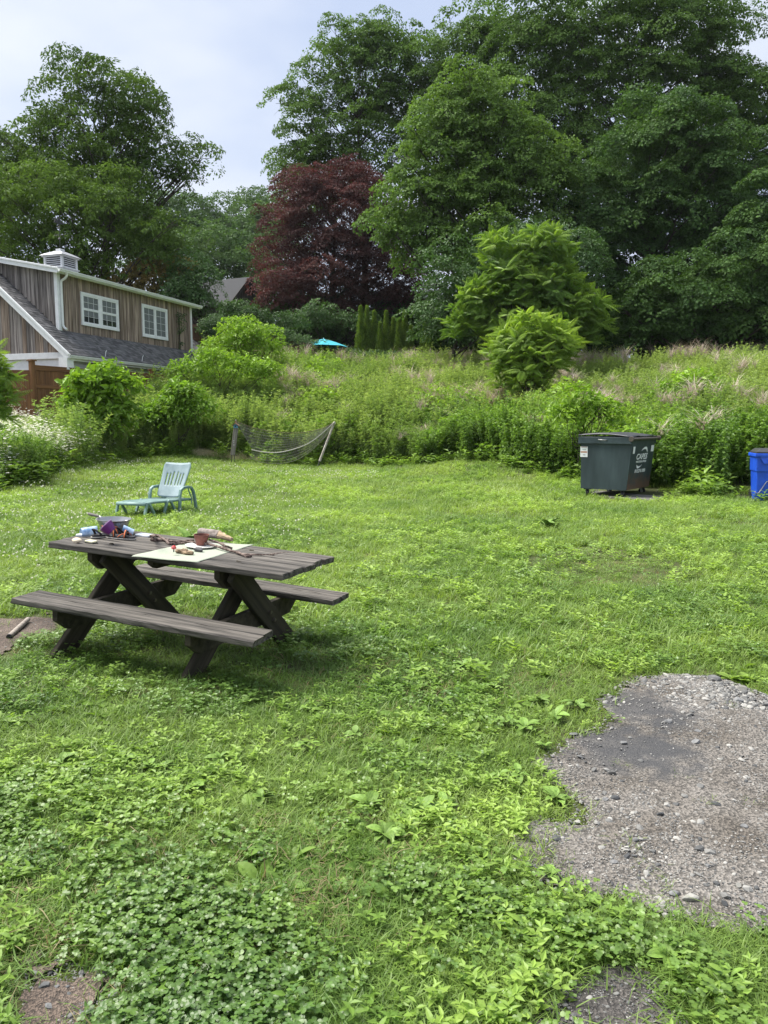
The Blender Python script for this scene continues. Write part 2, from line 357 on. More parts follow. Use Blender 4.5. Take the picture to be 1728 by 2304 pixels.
def frond_whorl(name, mat, nf, fl, npair):
    q = Leaves(); off = RG.uniform(0, 6.28)
    for k in range(nf):
        a = off+k*2.4+RG.uniform(-.2, .2); el = RG.uniform(.1, 1.2); h = np.array([math.cos(a), math.sin(a), 0]); ln = fl*RG.uniform(.65, 1.2)
        d0 = h*math.cos(el)+np.array([0, 0, math.sin(el)]); sdv = np.array([-h[1], h[0], 0]); sh = RG.uniform(.2, .8)
        def pt(t): return d0*ln*t-np.array([0, 0, 1.])*ln*.27*t*t+h*ln*.12*t*t
        q.tube([pt(t) for t in (0, .35, .7, 1)], [.007, .006, .004, .002], 3, .6)
        for j in range(npair):
            t = .2+.8*j/(npair-1); p = pt(t); tg = pt(min(1, t+.05))-pt(t-.05); tg /= np.linalg.norm(tg)
            up = np.cross(sdv, tg); up = up if up[2] > 0 else -up
            ll = fl*.25*math.sin(math.pi*(.18+.7*t))
            for s_ in (-1, 1):
                q.leaf(p, sdv*s_+tg*.5-up*.25, up, ll, ll*.30, .12, .22, sh+RG.uniform(-.25, .25))
        q.leaf(pt(.97), pt(1)-pt(.9), np.array([0, 0, 1.]), fl*.14, fl*.05, .1, .2, sh)
    return source(q.mesh(name, mat))
SRC['sumac'] = [frond_whorl('sumac_whorl', M['sumac'], 9, .9, 11) for i in range(5)]
LANCE = [(0, .15), (.3, 1), (.65, .75), (1, .04)]
def weed_stalks(name, mat, ns, ht, ll, lw, per, spread, flowers=0):
    q = Leaves()
    for k in range(ns):
        a = RG.uniform(0, 6.283); r = spread*math.sqrt(RG.uniform(0, 1)); b = np.array([r*math.cos(a), r*math.sin(a), -.05]); H = ht*RG.uniform(.75, 1.12)
        lean = RG.normal(size=2)*.16
        def pt(t): return b+np.array([lean[0]*H*t*t, lean[1]*H*t*t, H*t])
        q.tube([pt(0), pt(.4), pt(.75), pt(1)], [.006, .006, .004, .002], 3, .2)
        for j in range(per):
            t = RG.uniform(.12, 1)**.62; aa = j*2.4+RG.uniform(-.5, .5); h = np.array([math.cos(aa), math.sin(aa), 0]); el = -.1+.75*t**4+RG.uniform(-.3, .35)
            s_ = (1.1-.55*t)*RG.uniform(.75, 1.2)
            q.leaf(pt(t), h*math.cos(el)+np.array([0, 0, math.sin(el)]), np.array([0, 0, 1.])+h*.2+RG.normal(size=3)*.15, ll*s_, lw*s_, .12, .28, .25+.5*t**2+RG.uniform(-.25, .25))
    me = q.mesh(name, mat)
    return source(me)
SRC['weed'] = [weed_stalks('goldenrod_clump', M['weed'], 4, 1.3, .17, .046, 42, .26) for i in range(5)]
SRC['mugwort'] = [weed_stalks('mugwort_clump', M['weed'], 5, 1.1, .115, .048, 54, .3) for i in range(5)]
SRC['hedge'] = [weed_stalks('knotweed_clump', M['hedge'], 4, 1.15, .125, .10, 46, .3) for i in range(5)]
SRC['fleabane'] = [weed_stalks('fleabane_clump', M['weed'], 6, .85, .10, .025, 24, .22) for i in range(4)]
def flower_heads(i):
    q = Leaves()
    for k in range(30):
        p = np.array([RG.normal()*.17, RG.normal()*.17, RG.normal()*.12]); n_ = np.array([0, 0, 1.])+RG.normal(size=3)*.35
        for j in range(4):
            a = j*math.pi/2+RG.uniform(0, .5); q.leaf(p, np.array([math.cos(a), math.sin(a), .1]), n_, .034, .03, 0, 0, RG.uniform(.3, 1))
    return source(q.mesh('fleabane_heads', M['flower']))
SRC['flowers'] = [flower_heads(i) for i in range(4)]
def dry_tuft(i):
    q = Leaves()
    for k in range(46):
        a = RG.uniform(0, 6.283); d = np.array([math.cos(a)*.4, math.sin(a)*.4, 1])+RG.normal(size=3)*.25; b = np.array([RG.normal()*.05, RG.normal()*.05, RG.uniform(0, .25)])
        q.blade(b, d, RG.uniform(.3, .65), .013, RG.uniform(.2, 1.0), RG.uniform(.2, .9), 4)
    return source(q.mesh('dry_plume', M['dry']))
SRC['dry'] = [dry_tuft(i) for i in range(4)]
# lawn sources
def tuft(name, mat, n, h, wd, sp, bend=.5):
    q = Leaves()
    for k in range(n):
        a = RG.uniform(0, 6.283); r = sp*math.sqrt(RG.uniform(0, 1)); ti = RG.uniform(.1, .9); aa = RG.uniform(0, 6.283)
        q.blade([r*math.cos(a), r*math.sin(a), -.01], [math.cos(aa)*ti, math.sin(aa)*ti, 1], h*RG.uniform(.55, 1.2), wd*RG.uniform(.7, 1.2), RG.uniform(.1, bend*1.6), RG.uniform(.1, .9))
    return source(q.mesh(name, mat))
SRC['tuft'] = [tuft('grass_tuft', M['grass'], 24, .066, .0044, .075, .75) for i in range(5)]
SRC['bigtuft'] = [tuft('grass_tuft_long', M['grass'], 30, .13, .009, .12, .6) for i in range(5)]
SRC['fartuft'] = [tuft('grass_patch', M['grass'], 34, .10, .012, .2, .5) for i in range(4)]
SRC['deadtuft'] = [tuft('dead_grass_tuft', M['drygrass'], 16, .07, .004, .07, .9) for i in range(3)]
M['straw'] = leafmat('cut_straw', (.42, .38, .22), (.6, .55, .37), .35, .8, trc=(1, .95, .75))
SRC['straw'] = [tuft('cut_straw', M['straw'], 22, .09, .008, .12, .9) for i in range(3)]
ROUND = [(0, .25), (.35, .95), (.72, 1), (1, .3)]
def clover_patch(i):
    q = Leaves()
    for k in range(20):
        a = RG.uniform(0, 6.283); r = .08*math.sqrt(RG.uniform(0, 1)); h = RG.uniform(.025, .07); p = np.array([r*math.cos(a), r*math.sin(a), h]); o = RG.uniform(0, 6.28)
        up = np.array([0, 0, 1.])+RG.normal(size=3)*.28; s_ = RG.uniform(.8, 1.25); sh = RG.uniform(.15, .9)
        for j in range(3):
            b = o+j*2.094; q.leaf(p, [math.cos(b), math.sin(b), .12], up, .0115*s_, .0108*s_, .06, .12, sh, ROUND)
    return source(q.mesh('clover_patch', M['clover']))
SRC['clover'] = [clover_patch(i) for i in range(5)]
OVAL = [(0, .12), (.16, .15), (.28, .5), (.45, .93), (.65, 1), (.82, .8), (.94, .42), (1, .1)]
def plantain_mesh(i, n=9):
    q = Leaves()
    for k in range(n):
        a = k*2.4+RG.uniform(-.3, .3); el = RG.uniform(.15, .9); h = np.array([math.cos(a), math.sin(a), 0]); l_ = RG.uniform(.10, .17)
        q.leaf([0, 0, 0], h*math.cos(el)+np.array([0, 0, math.sin(el)]), np.array([0, 0, 1.])+RG.normal(size=3)*.15, l_, l_*.48, .14, .35, RG.uniform(.2, .8), OVAL)
    for k in range(2): q.blade([0, 0, 0], [RG.normal()*.2, RG.normal()*.2, 1], RG.uniform(.12, .2), .006, .05, .1)
    return source(q.mesh('plantain_rosette', M['plantain']))
SRC['plantain'] = [plantain_mesh(i) for i in range(5)]
def low_weed(i):
    q = Leaves()
    for s_ in range(4):
        b = np.array([RG.normal()*.06, RG.normal()*.06, 0]); H = RG.uniform(.06, .15); ln = RG.normal(size=2)*.3
        for k in range(9):
            t = k/8; a = k*2.4+s_; h = np.array([math.cos(a), math.sin(a), 0]); z = RG.uniform(.25, .6)
            q.leaf(b+np.array([ln[0]*H*t, ln[1]*H*t, H*t]), h+np.array([0, 0, z]), np.array([0, 0, 1.])+RG.normal(size=3)*.2, RG.uniform(.04, .075), RG.uniform(.018, .034), .1, .2, .2+.6*t, LANCE if k % 2 else None)
    return source(q.mesh('low_weed', M['lweed']))
SRC['lweed'] = [low_weed(i) for i in range(5)]
def clover_heads(i):
    q = Leaves()
    for k in range(7):
        p = np.array([RG.normal()*.2, RG.normal()*.2, RG.uniform(.07, .13)])
        for j in range(7): q.leaf(p, rvec()+[0, 0, .4], rvec(), .014, .013, 0, 0, RG.uniform(.2, 1))
    return source(q.mesh('clover_heads', M['flower']))
SRC['heads'] = [clover_heads(i) for i in range(3)]
M['pebble'] = leafmat('pebble', (.055, .058, .062), (.36, .35, .325), 0, .8, .3, .6, 1.4)
def pebble(i):
    bm = bmesh.new(); bmesh.ops.create_icosphere(bm, subdivisions=2 if i < 3 else 1, radius=1)
    f = [rvec() for _ in range(9)]; c = [RG.uniform(.55, .95) for _ in f]
    for v in bm.verts:
        p = np.array(v.co)
        for a, b in zip(f, c):
            t = p@a
            if t > b: p = p-a*(t-b)
        v.co = Vector(p*np.array([1.15, .95, .62]))
    me = bpy.data.meshes.new('pebble'); bm.to_mesh(me); bm.free(); me.materials.append(M['pebble'])
    a = me.attributes.new('shade', 'FLOAT', 'POINT'); a.data.foreach_set('value', np.full(len(me.vertices), .5, np.float32))
    return source(me)
SRC['pebble'] = [pebble(i) for i in range(6)]

# ------------------------------------------------------------------ ground
M['ground'] = pm('lawn_soil', (.055, .062, .022), 1, .4, 3, c2=(.085, .10, .03), bump=.3, detail=8)
def sheet(name, xs, ys, zf, mat):
    X, Y = np.meshgrid(xs, ys); Z = zf(X, Y); nx, ny = len(xs), len(ys)
    me = bpy.data.meshes.new(name); V = np.stack([X, Y, Z], -1).reshape(-1, 3)
    i = np.arange(nx*ny).reshape(ny, nx); F = np.stack([i[:-1, :-1], i[:-1, 1:], i[1:, 1:], i[1:, :-1]], -1).reshape(-1, 4)
    me.from_pydata(V.tolist(), [], F.tolist()); me.update(); me.materials.append(mat)
    for p in me.polygons: p.use_smooth = True
    o = bpy.data.objects.new(name, me); COL.objects.link(o); return o
_gx = np.concatenate([np.linspace(-600, -60, 12)[:-1], np.linspace(-60, -16, 34)[:-1], np.linspace(-16, 16, 161), np.linspace(16, 60, 34)[1:], np.linspace(60, 600, 12)[1:]])
_gy = np.concatenate([np.linspace(-60, 0, 12)[:-1], np.linspace(0, 30, 151), np.linspace(30, 70, 61)[1:], np.linspace(70, 150, 40)[1:], np.linspace(150, 800, 20)[1:]])
tag(sheet('ground', _gx, _gy, zt, M['ground']), kind='structure')

def inpoly(x, y, poly):
    x = np.asarray(x); y = np.asarray(y); r = np.zeros(x.shape, bool); n = len(poly)
    for i in range(n):
        x0, y0 = poly[i]; x1, y1 = poly[i-1]
        c = ((y0 > y) != (y1 > y)) & (x < (x1-x0)*(y-y0)/((y1-y0) if y1 != y0 else 1e-9)+x0); r ^= c
    return r
GRAVEL_PX = [(1414, 1530), (1520, 1522), (1607, 1526), (1728, 1568), (1900, 1640), (2100, 1800), (2150, 2100), (1900, 2160), (1728, 2112), (1600, 2100), (1497, 2080), (1441, 2046), (1365, 2022),
 (1270, 2022), (1187, 1988), (1132, 1934), (1150, 1890), (1206, 1855), (1290, 1836), (1285, 1790), (1240, 1755), (1206, 1722), (1259, 1680), (1300, 1655), (1357, 1631), (1342, 1590), (1372, 1563)]
DIRT_PX = [[(60, 2185), (150, 2172), (230, 2190), (275, 2225), (262, 2262), (215, 2310), (170, 2380), (40, 2370), (48, 2260)],
 [(465, 2000), (545, 1992), (575, 2010), (560, 2030), (500, 2035), (462, 2020)],
 [(-60, 1405), (40, 1392), (130, 1385), (150, 1400), (110, 1425), (70, 1430), (40, 1450), (30, 1475), (-60, 1480)],
 [(1245, 2215), (1330, 2180), (1420, 2185), (1500, 2220), (1540, 2300), (1560, 2400), (1200, 2400), (1190, 2290)]]
def topoly(pl): return [(float(p.x), float(p.y)) for p in (pick(*q) for q in pl)]
GRAVEL = topoly(GRAVEL_PX); DIRT = [topoly(p) for p in DIRT_PX]
def patch(name, poly, mat, step, lift, relief, seed):
    P = np.array(poly); x0, y0 = P.min(0)-.1; x1, y1 = P.max(0)+.1
    xs = np.arange(x0, x1, step); ys = np.arange(y0, y1, step); X, Y = np.meshgrid(xs, ys)
    wob = .05*noise2(X, Y, 16, seed)+.03*noise2(X, Y, 45, seed+7); ins = inpoly(X+wob, Y-wob, poly)
    Z = zt(X, Y)+lift+relief*(noise2(X, Y, 5, seed+1)+.5*noise2(X, Y, 25, seed+2))+RG.normal(size=X.shape)*relief*.25
    i = np.arange(X.size).reshape(X.shape); ok = ins[:-1, :-1] & ins[1:, 1:] & ins[:-1, 1:] & ins[1:, :-1]
    F = np.stack([i[:-1, :-1], i[:-1, 1:], i[1:, 1:], i[1:, :-1]], -1)[ok]
    use = np.unique(F); rm = np.full(X.size, -1); rm[use] = np.arange(len(use))
    V = np.stack([X, Y, Z], -1).reshape(-1, 3)[use]
    me = bpy.data.meshes.new(name); me.from_pydata(V.tolist(), [], rm[F].tolist()); me.update(); me.materials.append(mat)
    for p in me.polygons: p.use_smooth = True
    o = bpy.data.objects.new(name, me); COL.objects.link(o); return tag(o, kind='structure')
def gravel_mat(nm='gravel_ground', ca=(.085, .073, .06), cb=(.165, .152, .138), blobs=True, vs=120):
    m, t, b = newmat(nm); n = t.nodes.new; l = t.links.new; geo = n('ShaderNodeNewGeometry')
    def noise(s, d=4):
        x = n('ShaderNodeTexNoise'); x.inputs['Scale'].default_value = s; x.inputs['Detail'].default_value = d; l(geo.outputs['Position'], x.inputs['Vector']); return x
    n1 = noise(3, 6); n2 = noise(160, 2); vo = n('ShaderNodeTexVoronoi'); vo.inputs['Scale'].default_value = vs; l(geo.outputs['Position'], vo.inputs['Vector'])
    r1 = n('ShaderNodeValToRGB'); e = r1.color_ramp.elements; e[0].position = .34; e[0].color = rgb(ca); e[1].position = .66; e[1].color = rgb(cb); l(n1.outputs[0], r1.inputs[0])
    r2 = n('ShaderNodeValToRGB'); e = r2.color_ramp.elements; e[0].position = .3; e[0].color = (.45, .45, .45, 1); e[1].position = .75; e[1].color = (1.5, 1.5, 1.5, 1); l(vo.outputs['Color'], r2.inputs[0])
    mu = n('ShaderNodeMix'); mu.data_type = 'RGBA'; mu.blend_type = 'MULTIPLY'; mu.inputs[0].default_value = 1; l(r1.outputs[0], mu.inputs[6]); l(r2.outputs[0], mu.inputs[7])
    # spilled asphalt with an outline of its own
    col = mu.outputs[2]
    for (px, py), rr in (((1425, 1592), .26), ((1500, 1625), .16), ((1400, 1690), .30), ((1480, 1700), .2)) if blobs else ():
        c = pick(px, py); sub = n('ShaderNodeVectorMath'); sub.operation = 'DISTANCE'; sub.inputs[1].default_value = c; l(geo.outputs['Position'], sub.inputs[0])
        ad = n('ShaderNodeMath'); ad.operation = 'MULTIPLY_ADD'; ad.inputs[1].default_value = .7; nn = noise(9, 9); l(nn.outputs[0], ad.inputs[0]); l(sub.outputs['Value'], ad.inputs[2])
        mr = n('ShaderNodeMapRange'); mr.inputs[1].default_value = rr+.33-.10; mr.inputs[2].default_value = rr+.33+.12; mr.inputs[3].default_value = .72; mr.inputs[4].default_value = 0; l(ad.outputs[0], mr.inputs[0])
        mm = n('ShaderNodeMix'); mm.data_type = 'RGBA'; l(mr.outputs[0], mm.inputs[0]); l(col, mm.inputs[6]); mm.inputs[7].default_value = (.042, .043, .047, 1); col = mm.outputs[2]
    l(col, b.inputs['Base Color']); b.inputs['Roughness'].default_value = .85
    bp = n('ShaderNodeBump'); bp.inputs['Strength'].default_value = .8; bp.inputs['Distance'].default_value = .006; l(vo.outputs['Distance'], bp.inputs['Height']); l(bp.outputs[0], b.inputs['Normal'])
    return m
M['gravel'] = gravel_mat()
M['dirt'] = gravel_mat('bare_soil', (.06, .042, .032), (.125, .095, .075), False, 170)
M['tar'] = gravel_mat('tarry_soil', (.04, .036, .034), (.10, .09, .082), False, 150)
patch('gravel_patch', GRAVEL, M['gravel'], .025, .012, .004, 3)
for k, p in enumerate(DIRT): patch('bare_soil', p, M['tar'] if k == 3 else M['dirt'], .02, .010, .007, 20+k*5)

# stones of the gravel: small ones as one mass, the big ones each by itself
P = np.array(GRAVEL); _n = 15000
gx = RG.uniform(P[:, 0].min(), P[:, 0].max(), _n*3); gy = RG.uniform(P[:, 1].min(), P[:, 1].max(), _n*3)
ok = inpoly(gx, gy, GRAVEL); gx, gy = gx[ok], gy[ok]
ppx, ppy = project(np.stack([gx, gy, zt(gx, gy)], 1))
tar = np.minimum(np.hypot(ppx-1425, (ppy-1600)*1.5)/110, np.hypot(ppx-1410, (ppy-1690)*1.6)/120)
kp = (RG.uniform(size=len(gx)) < np.clip(tar-.45, .08, 1)*np.clip(.65+.35*noise2(gx, gy, 4, 9), .2, 1)); gx, gy, ppy = gx[kp], gy[kp], ppy[kp]
ss = .0025*(RG.pareto(2.9, len(gx))+1); ss = np.minimum(ss*np.where(ppy < 1600, 1.9, 1.), .022)
rot = np.stack([RG.normal(0, .3, len(gx)), RG.normal(0, .3, len(gx)), RG.uniform(0, 6.28, len(gx))], 1)
tag(scatter('gravel', 'pebble', np.stack([gx, gy, zt(gx, gy)+.012], 1), rot, ss, tint=RG.beta(1.0, 1.2, len(gx))), 'loose grey and pale gravel scattered over the bare patch', 'gravel', kind='stuff')
_dp = []
for k, p in enumerate(DIRT):
    q = np.array(p); a_ = RG.uniform(q[:, 0].min(), q[:, 0].max(), 1500); b_ = RG.uniform(q[:, 1].min(), q[:, 1].max(), 1500); o_ = inpoly(a_, b_, p); _dp.append(np.stack([a_[o_], b_[o_]], 1))
_dp = np.concatenate(_dp); ss = np.minimum(.0018*(RG.pareto(2.8, len(_dp))+1), .010)
tag(scatter('soil_grit', 'pebble', np.stack([_dp[:, 0], _dp[:, 1], zt(_dp[:, 0], _dp[:, 1])+.008], 1), None, ss, tint=RG.beta(1, 2.5, len(_dp))), 'fine stone grit lying on the bare soil patches', 'gravel', kind='stuff')
M['rock'] = pm('grey_rock', (.10, .105, .11), .85, .3, 25, c2=(.22, .22, .22), bump=.6, rnd=.3)
M['rock2'] = pm('pale_rock', (.24, .235, .21), .85, .3, 25, c2=(.38, .37, .34), bump=.6, rnd=.2)
def rock(px, py, wpx, label, pale=0, group=None):
    p = pick(px, py); bm = bmesh.new(); bmesh.ops.create_icosphere(bm, subdivisions=3, radius=1); f = [rvec() for _ in range(12)]; c = [RG.uniform(.5, .9) for _ in f]
    s_ = wpx/2*p.y/FPX
    for v in bm.verts:
        q = np.array(v.co)
        for a, b in zip(f, c):
            t = q@a
            if t > b: q = q-a*(t-b)
        v.co = Vector(q*np.array([1.2, .9, .6])*s_)
    me = bpy.data.meshes.new('stone'); bm.to_mesh(me); bm.free(); me.materials.append(M['rock2' if pale else 'rock'])
    o = bpy.data.objects.new('stone', me); COL.objects.link(o); o.location = (p.x, p.y, p.z+.012+.18*s_); o.rotation_euler = (0, 0, RG.uniform(-.4, .4))
    return tag(o, label, 'stone', group)
rock(1606, 1534, 28, 'rounded dark grey stone at the grassy top edge of the gravel')
rock(1553, 2035, 44, 'broad flat pale stone beside a grass sprig on the gravel', 1)
rock(1518, 2030, 26, 'flat grey stone touching the broad pale stone on the gravel')
for x, y, w_ in ((1505, 1631, 20), (1568, 1652, 17), (1567, 1678, 22), (1306, 1711, 16), (1429, 1902, 17), (1592, 1963, 15), (1660, 1583, 24), (1672, 1870, 20), (1402, 1679, 15), (1380, 1952, 18), (1362, 1810, 14), (1290, 1662, 18)):
    rock(x, y, w_, 'small loose dark stone lying on the gravel', 0, 'loose dark stones on the gravel')
for x, y, w_ in ((1470, 1949, 11), (1480, 2032, 17), (1660, 2007, 20), (1620, 1720, 14), (1665, 1556, 28), (1530, 1556, 16)):
    rock(x, y, w_, 'small loose pale stone lying on the gravel', 1, 'loose pale stones on the gravel')
for x, y, w_ in ((101, 2232, 28), (130, 2230, 16), (152, 2238, 12), (80, 2210, 20), (255, 2262, 26), (222, 2215, 12), (110, 2288, 22), (190, 2296, 22), (1225, 2286, 28), (1262, 2243, 18)):
    rock(x, y, w_, 'grey stone bedded in a bare soil patch of the lawn', 0, 'stones in the bare soil')
# ------------------------------------------------------------------ house
def wood(name, dark, light, sx=1.2, s=26, rough=.85, rnd=.25, lo=.35, hi=.68, bump=.35): return pm(name, light, rough, .1, s, bump=bump, c2=light, stretch=(.06*sx, 1, 1), lo=lo, hi=hi, rnd=rnd) if False else _wood(name, dark, light, s, rough, rnd, lo, hi, bump)
def _wood(name, dark, light, s, rough, rnd, lo, hi, bump):
    m = pm(name, dark, rough, 0, s, c2=light, stretch=(.05, 1, 1), lo=lo, hi=hi, rnd=rnd, bump=bump, detail=7); return m
M['barnwood'] = _wood('weathered_barn_board', (.115, .078, .056), (.42, .335, .27), 13, .9, .35, .36, .66, .4)
M['greywood'] = _wood('grey_barn_board', (.10, .085, .08), (.34, .305, .285), 13, .9, .35, .38, .66, .4)
M['white'] = pm('white_paint', (.78, .79, .80), .55, .06, 5)
M['gutter'] = pm('white_gutter', (.72, .74, .72), .45, .08, 3, c2=(.76, .78, .76))
M['louver_dark'] = pm('louver_shadow_gap', (.05, .05, .055), .9, .2, 5)
M['lead'] = pm('grey_cap_metal', (.36, .37, .40), .5, .15, 6, metal=.2)
M['iron'] = pm('dark_iron', (.05, .05, .05), .6, .3, 20)
M['curtain'] = pm('pale_curtain', (.55, .58, .60), .9, .1, 8, stretch=(12, 12, .3))
def glass_mat():
    m, t, b = newmat('window_glass'); b.inputs['Base Color'].default_value = (.04, .05, .055, 1); b.inputs['Roughness'].default_value = .06; b.inputs['Alpha'].default_value = .28; b.inputs['Specular IOR Level'].default_value = .6; return m
M['glass'] = glass_mat()
def shingle_mat(name, a, b_):
    m, t, b = newmat(name); n = t.nodes.new; l = t.links.new; at_ = n('ShaderNodeAttribute'); at_.attribute_name = 'shade'
    ns = n('ShaderNodeTexNoise'); ns.inputs['Scale'].default_value = 90; tc_ = n('ShaderNodeTexCoord'); l(tc_.outputs['Object'], ns.inputs['Vector'])
    ad = n('ShaderNodeMath'); ad.operation = 'MULTIPLY_ADD'; ad.inputs[1].default_value = .5; l(ns.outputs[0], ad.inputs[0]); l(at_.outputs['Fac'], ad.inputs[2])
    rp = n('ShaderNodeValToRGB'); rp.color_ramp.elements[0].position = .15; rp.color_ramp.elements[1].position = 1.2 if False else 1.0
    rp.color_ramp.elements[0].color = rgb(a); rp.color_ramp.elements[1].color = rgb(b_); l(ad.outputs[0], rp.inputs[0]); l(rp.outputs[0], b.inputs['Base Color']); b.inputs['Roughness'].default_value = .9; return m
M['shingle'] = shingle_mat('roof_shingle', (.055, .054, .057), (.19, .185, .19))
M['barnroof'] = shingle_mat('barn_shingle', (.025, .027, .032), (.055, .058, .068))
def shingles(name, parent, x0, x1, y0, y1, zf, mat, exp_=.145, tabw=.2, skip=None):
    """courses of butt-ended tabs on the plane z = zf(y); x along the eave, y up the slope"""
    V, F, S = [], [], []; sl = (zf(1)-zf(0)); k = 1/math.hypot(1, sl); dy = exp_*k; y = y0; row = 0
    nrm = Vector((0, -sl, 1)).normalized()
    while y < y1:
        x = x0-(row % 2)*tabw*.5-random.uniform(0, .05)
        while x < x1:
            w_ = tabw*random.choice((.6, .8, 1, 1, 1.3)); a, b = max(x, x0), min(x+w_-.006, x1)
            if b-a > .02 and not (skip and skip((a+b)/2, y+dy/2)):
                th = random.choice((.008, .012, .018)); e = random.uniform(-.004, .004)
                p = [Vector((xx, yy, zf(yy))) for xx, yy in ((a, y+e), (b, y+e), (b, y+dy*1.04), (a, y+dy*1.04))]
                t = [p[0]+nrm*th, p[1]+nrm*th, p[2]+nrm*.002, p[3]+nrm*.002]; q = len(V); V += [p[0], p[1]]+t
                F += [(q+2, q+3, q+4, q+5), (q, q+1, q+3, q+2)]; S += [random.random()*.75]*6
            x += w_
        y += dy; row += 1
    me = bpy.data.meshes.new(name); me.from_pydata([tuple(v) for v in V], [], F); me.update(); me.materials.append(mat)
    at_ = me.attributes.new('shade', 'FLOAT', 'POINT'); at_.data.foreach_set('value', np.array(S, np.float32))
    o = bpy.data.objects.new(name, me); COL.objects.link(o); o.parent = parent; return tag(o, kind='stuff')
H0 = Vector((-12.0, 29.0, 0)); HA = math.atan2(.95, .312)
house = tag(empty('house', (H0.x, H0.y, 1.0), (0, 0, HA)), 'barn-board house with white trim, grey shingle roof and long dormer', 'house')
HM = Matrix.Translation((H0.x, H0.y, 0)) @ Matrix.Rotation(HA, 4, 'Z'); HI = HM.inverted()
HN = np.array(HM.to_3x3() @ Vector((0, 1, 0)))
def wl(px, py, yy=0.):      # photograph pixel on the plane local y = yy -> local coordinates
    return HI @ onplane(px, py, np.array(HM @ Vector((0, yy, 0))), HN)
def hp(o): o.location.z -= 1.0; return o
ZB, ZG, DL = 5.02, 7.17, 8.95
mr = lambda y: 5.03+.85*y            # main roof
ms = lambda y: 7.24+.2*y             # shed roof of the dormer
YE, YR = -1.15, 3.42; XG = -.9
# main body
zf_ = mr
mb = MB()
mb.prism([(XG+.28, y, z) for y, z in ((-.75, .2), (-.75, 4.2), (YR, mr(YR)-.12), (2*YR+.75, 4.2), (2*YR+.75, .2))], (11.3, 0, 0))
body = hp(mb.build('wall', M['white'], house))
rf = MB(); 
rf.prism([(XG, YE, mr(YE)-.09), (XG, YR, mr(YR)-.09), (XG, YR, mr(YR)-.004), (XG, YE, mr(YE)-.004)], (11.6, 0, 0))
rf.prism([(XG, YR, mr(YR)-.09), (XG, 2*YR-YE, mr(YE)-.09), (XG, 2*YR-YE, mr(YE)), (XG, YR, mr(YR))], (11.6, 0, 0))
roof = hp(rf.build('roof', M['shingle'], house))
sh = shingles('shingles', roof, XG, XG+11.6, YE-.02, YR, mr, M['shingle'], skip=lambda x, y: x > .05 and y > .06 and x < DL)
# white lower band, rake boards, fascia and gutters
def bar(name, p0, p1, wdir, w_, th, m, par=house): return hp(plank(name, p0, p1, wdir, w_, th, M[m], par, .0004, 6))
zb = 4.02
bar('frieze_board', (XG+.2, -1.0, zb), (XG+.2, 2*YR+1, zb), (0, 0, 1), .22, .05, 'white')
hp(MB().box((XG+.12, -.93, 3.72), (.34, .36, .44)).build('corner_return', M['white'], house))
sl = Vector((0, 1, .85)).normalized()
bar('rake_board', Vector((XG-.02, YE-.02, mr(YE)-.13)), Vector((XG-.02, YR, mr(YR)-.13)), (0, -.85, 1), .24, .04, 'white')
bar('rake_trim', Vector((XG-.05, YE-.04, mr(YE)-.03)), Vector((XG-.05, YR, mr(YR)-.03)), (0, -.85, 1), .08, .05, 'white')
bar('rake_soffit', Vector((XG+.12, YE+.1, mr(YE)-.12)), Vector((XG+.12, YR, mr(YR)-.2)), (1, 0, 0), .3, .03, 'white')
bar('rake_board', Vector((XG-.02, 2*YR-YE, mr(YE)-.13)), Vector((XG-.02, YR, mr(YR)-.13)), (0, .85, 1), .24, .04, 'white')
def gutter(name, x0, x1, y, z, r=.07):
    prof = [(0, .06), (0, -.06), (-.05, -.075), (-.1, -.05), (-.115, .0), (-.13, .02), (-.13, .055), (-.115, .055), (-.1, .0), (-.05, -.055), (-.015, -.045), (-.015, .06)]
    mb = MB(); mb.prism([(x0, y+a, z+b) for a, b in prof], (x1-x0, 0, 0)); return hp(mb.build(name, M['gutter'], house))
bar('fascia_board', (XG, YE+.05, mr(YE)-.14), (XG+11.6, YE+.05, mr(YE)-.14), (0, 0, 1), .18, .04, 'white')
gutter('gutter', XG, XG+11.6, YE+.02, mr(YE)-.1)
for xx in (1.2, 3.5, 5.6, 7.8):
    mb = MB().tube([(xx, YE+.08, mr(YE+.08)), (xx, YE+.05, mr(YE)+.24), (xx, YE-.0, mr(YE)+.3)], [.014, .014, .012], 6); hp(mb.build('snow_guard', M['white'], house))
# gable boards: stop at the frieze, run up to the rake
gw = hp(MB().box((XG+.33, YR, 5.2), (.02, 1, 1)).build('gable_wall', M['greywood'], house))
y = -.78
while y < 2*YR+.75:
    yy = y+.09; top = (mr(yy) if yy < YR else mr(2*YR-yy))-.26
    if top > 4.2: plank('board', (XG+.25, yy, 4.1), (XG+.25, yy, top), (0, 1, 0), .178, .03, M['barnwood' if yy < 0 or random.random() < .5 else 'greywood'], house, .0012, 4).location.z -= 1
    y += .185
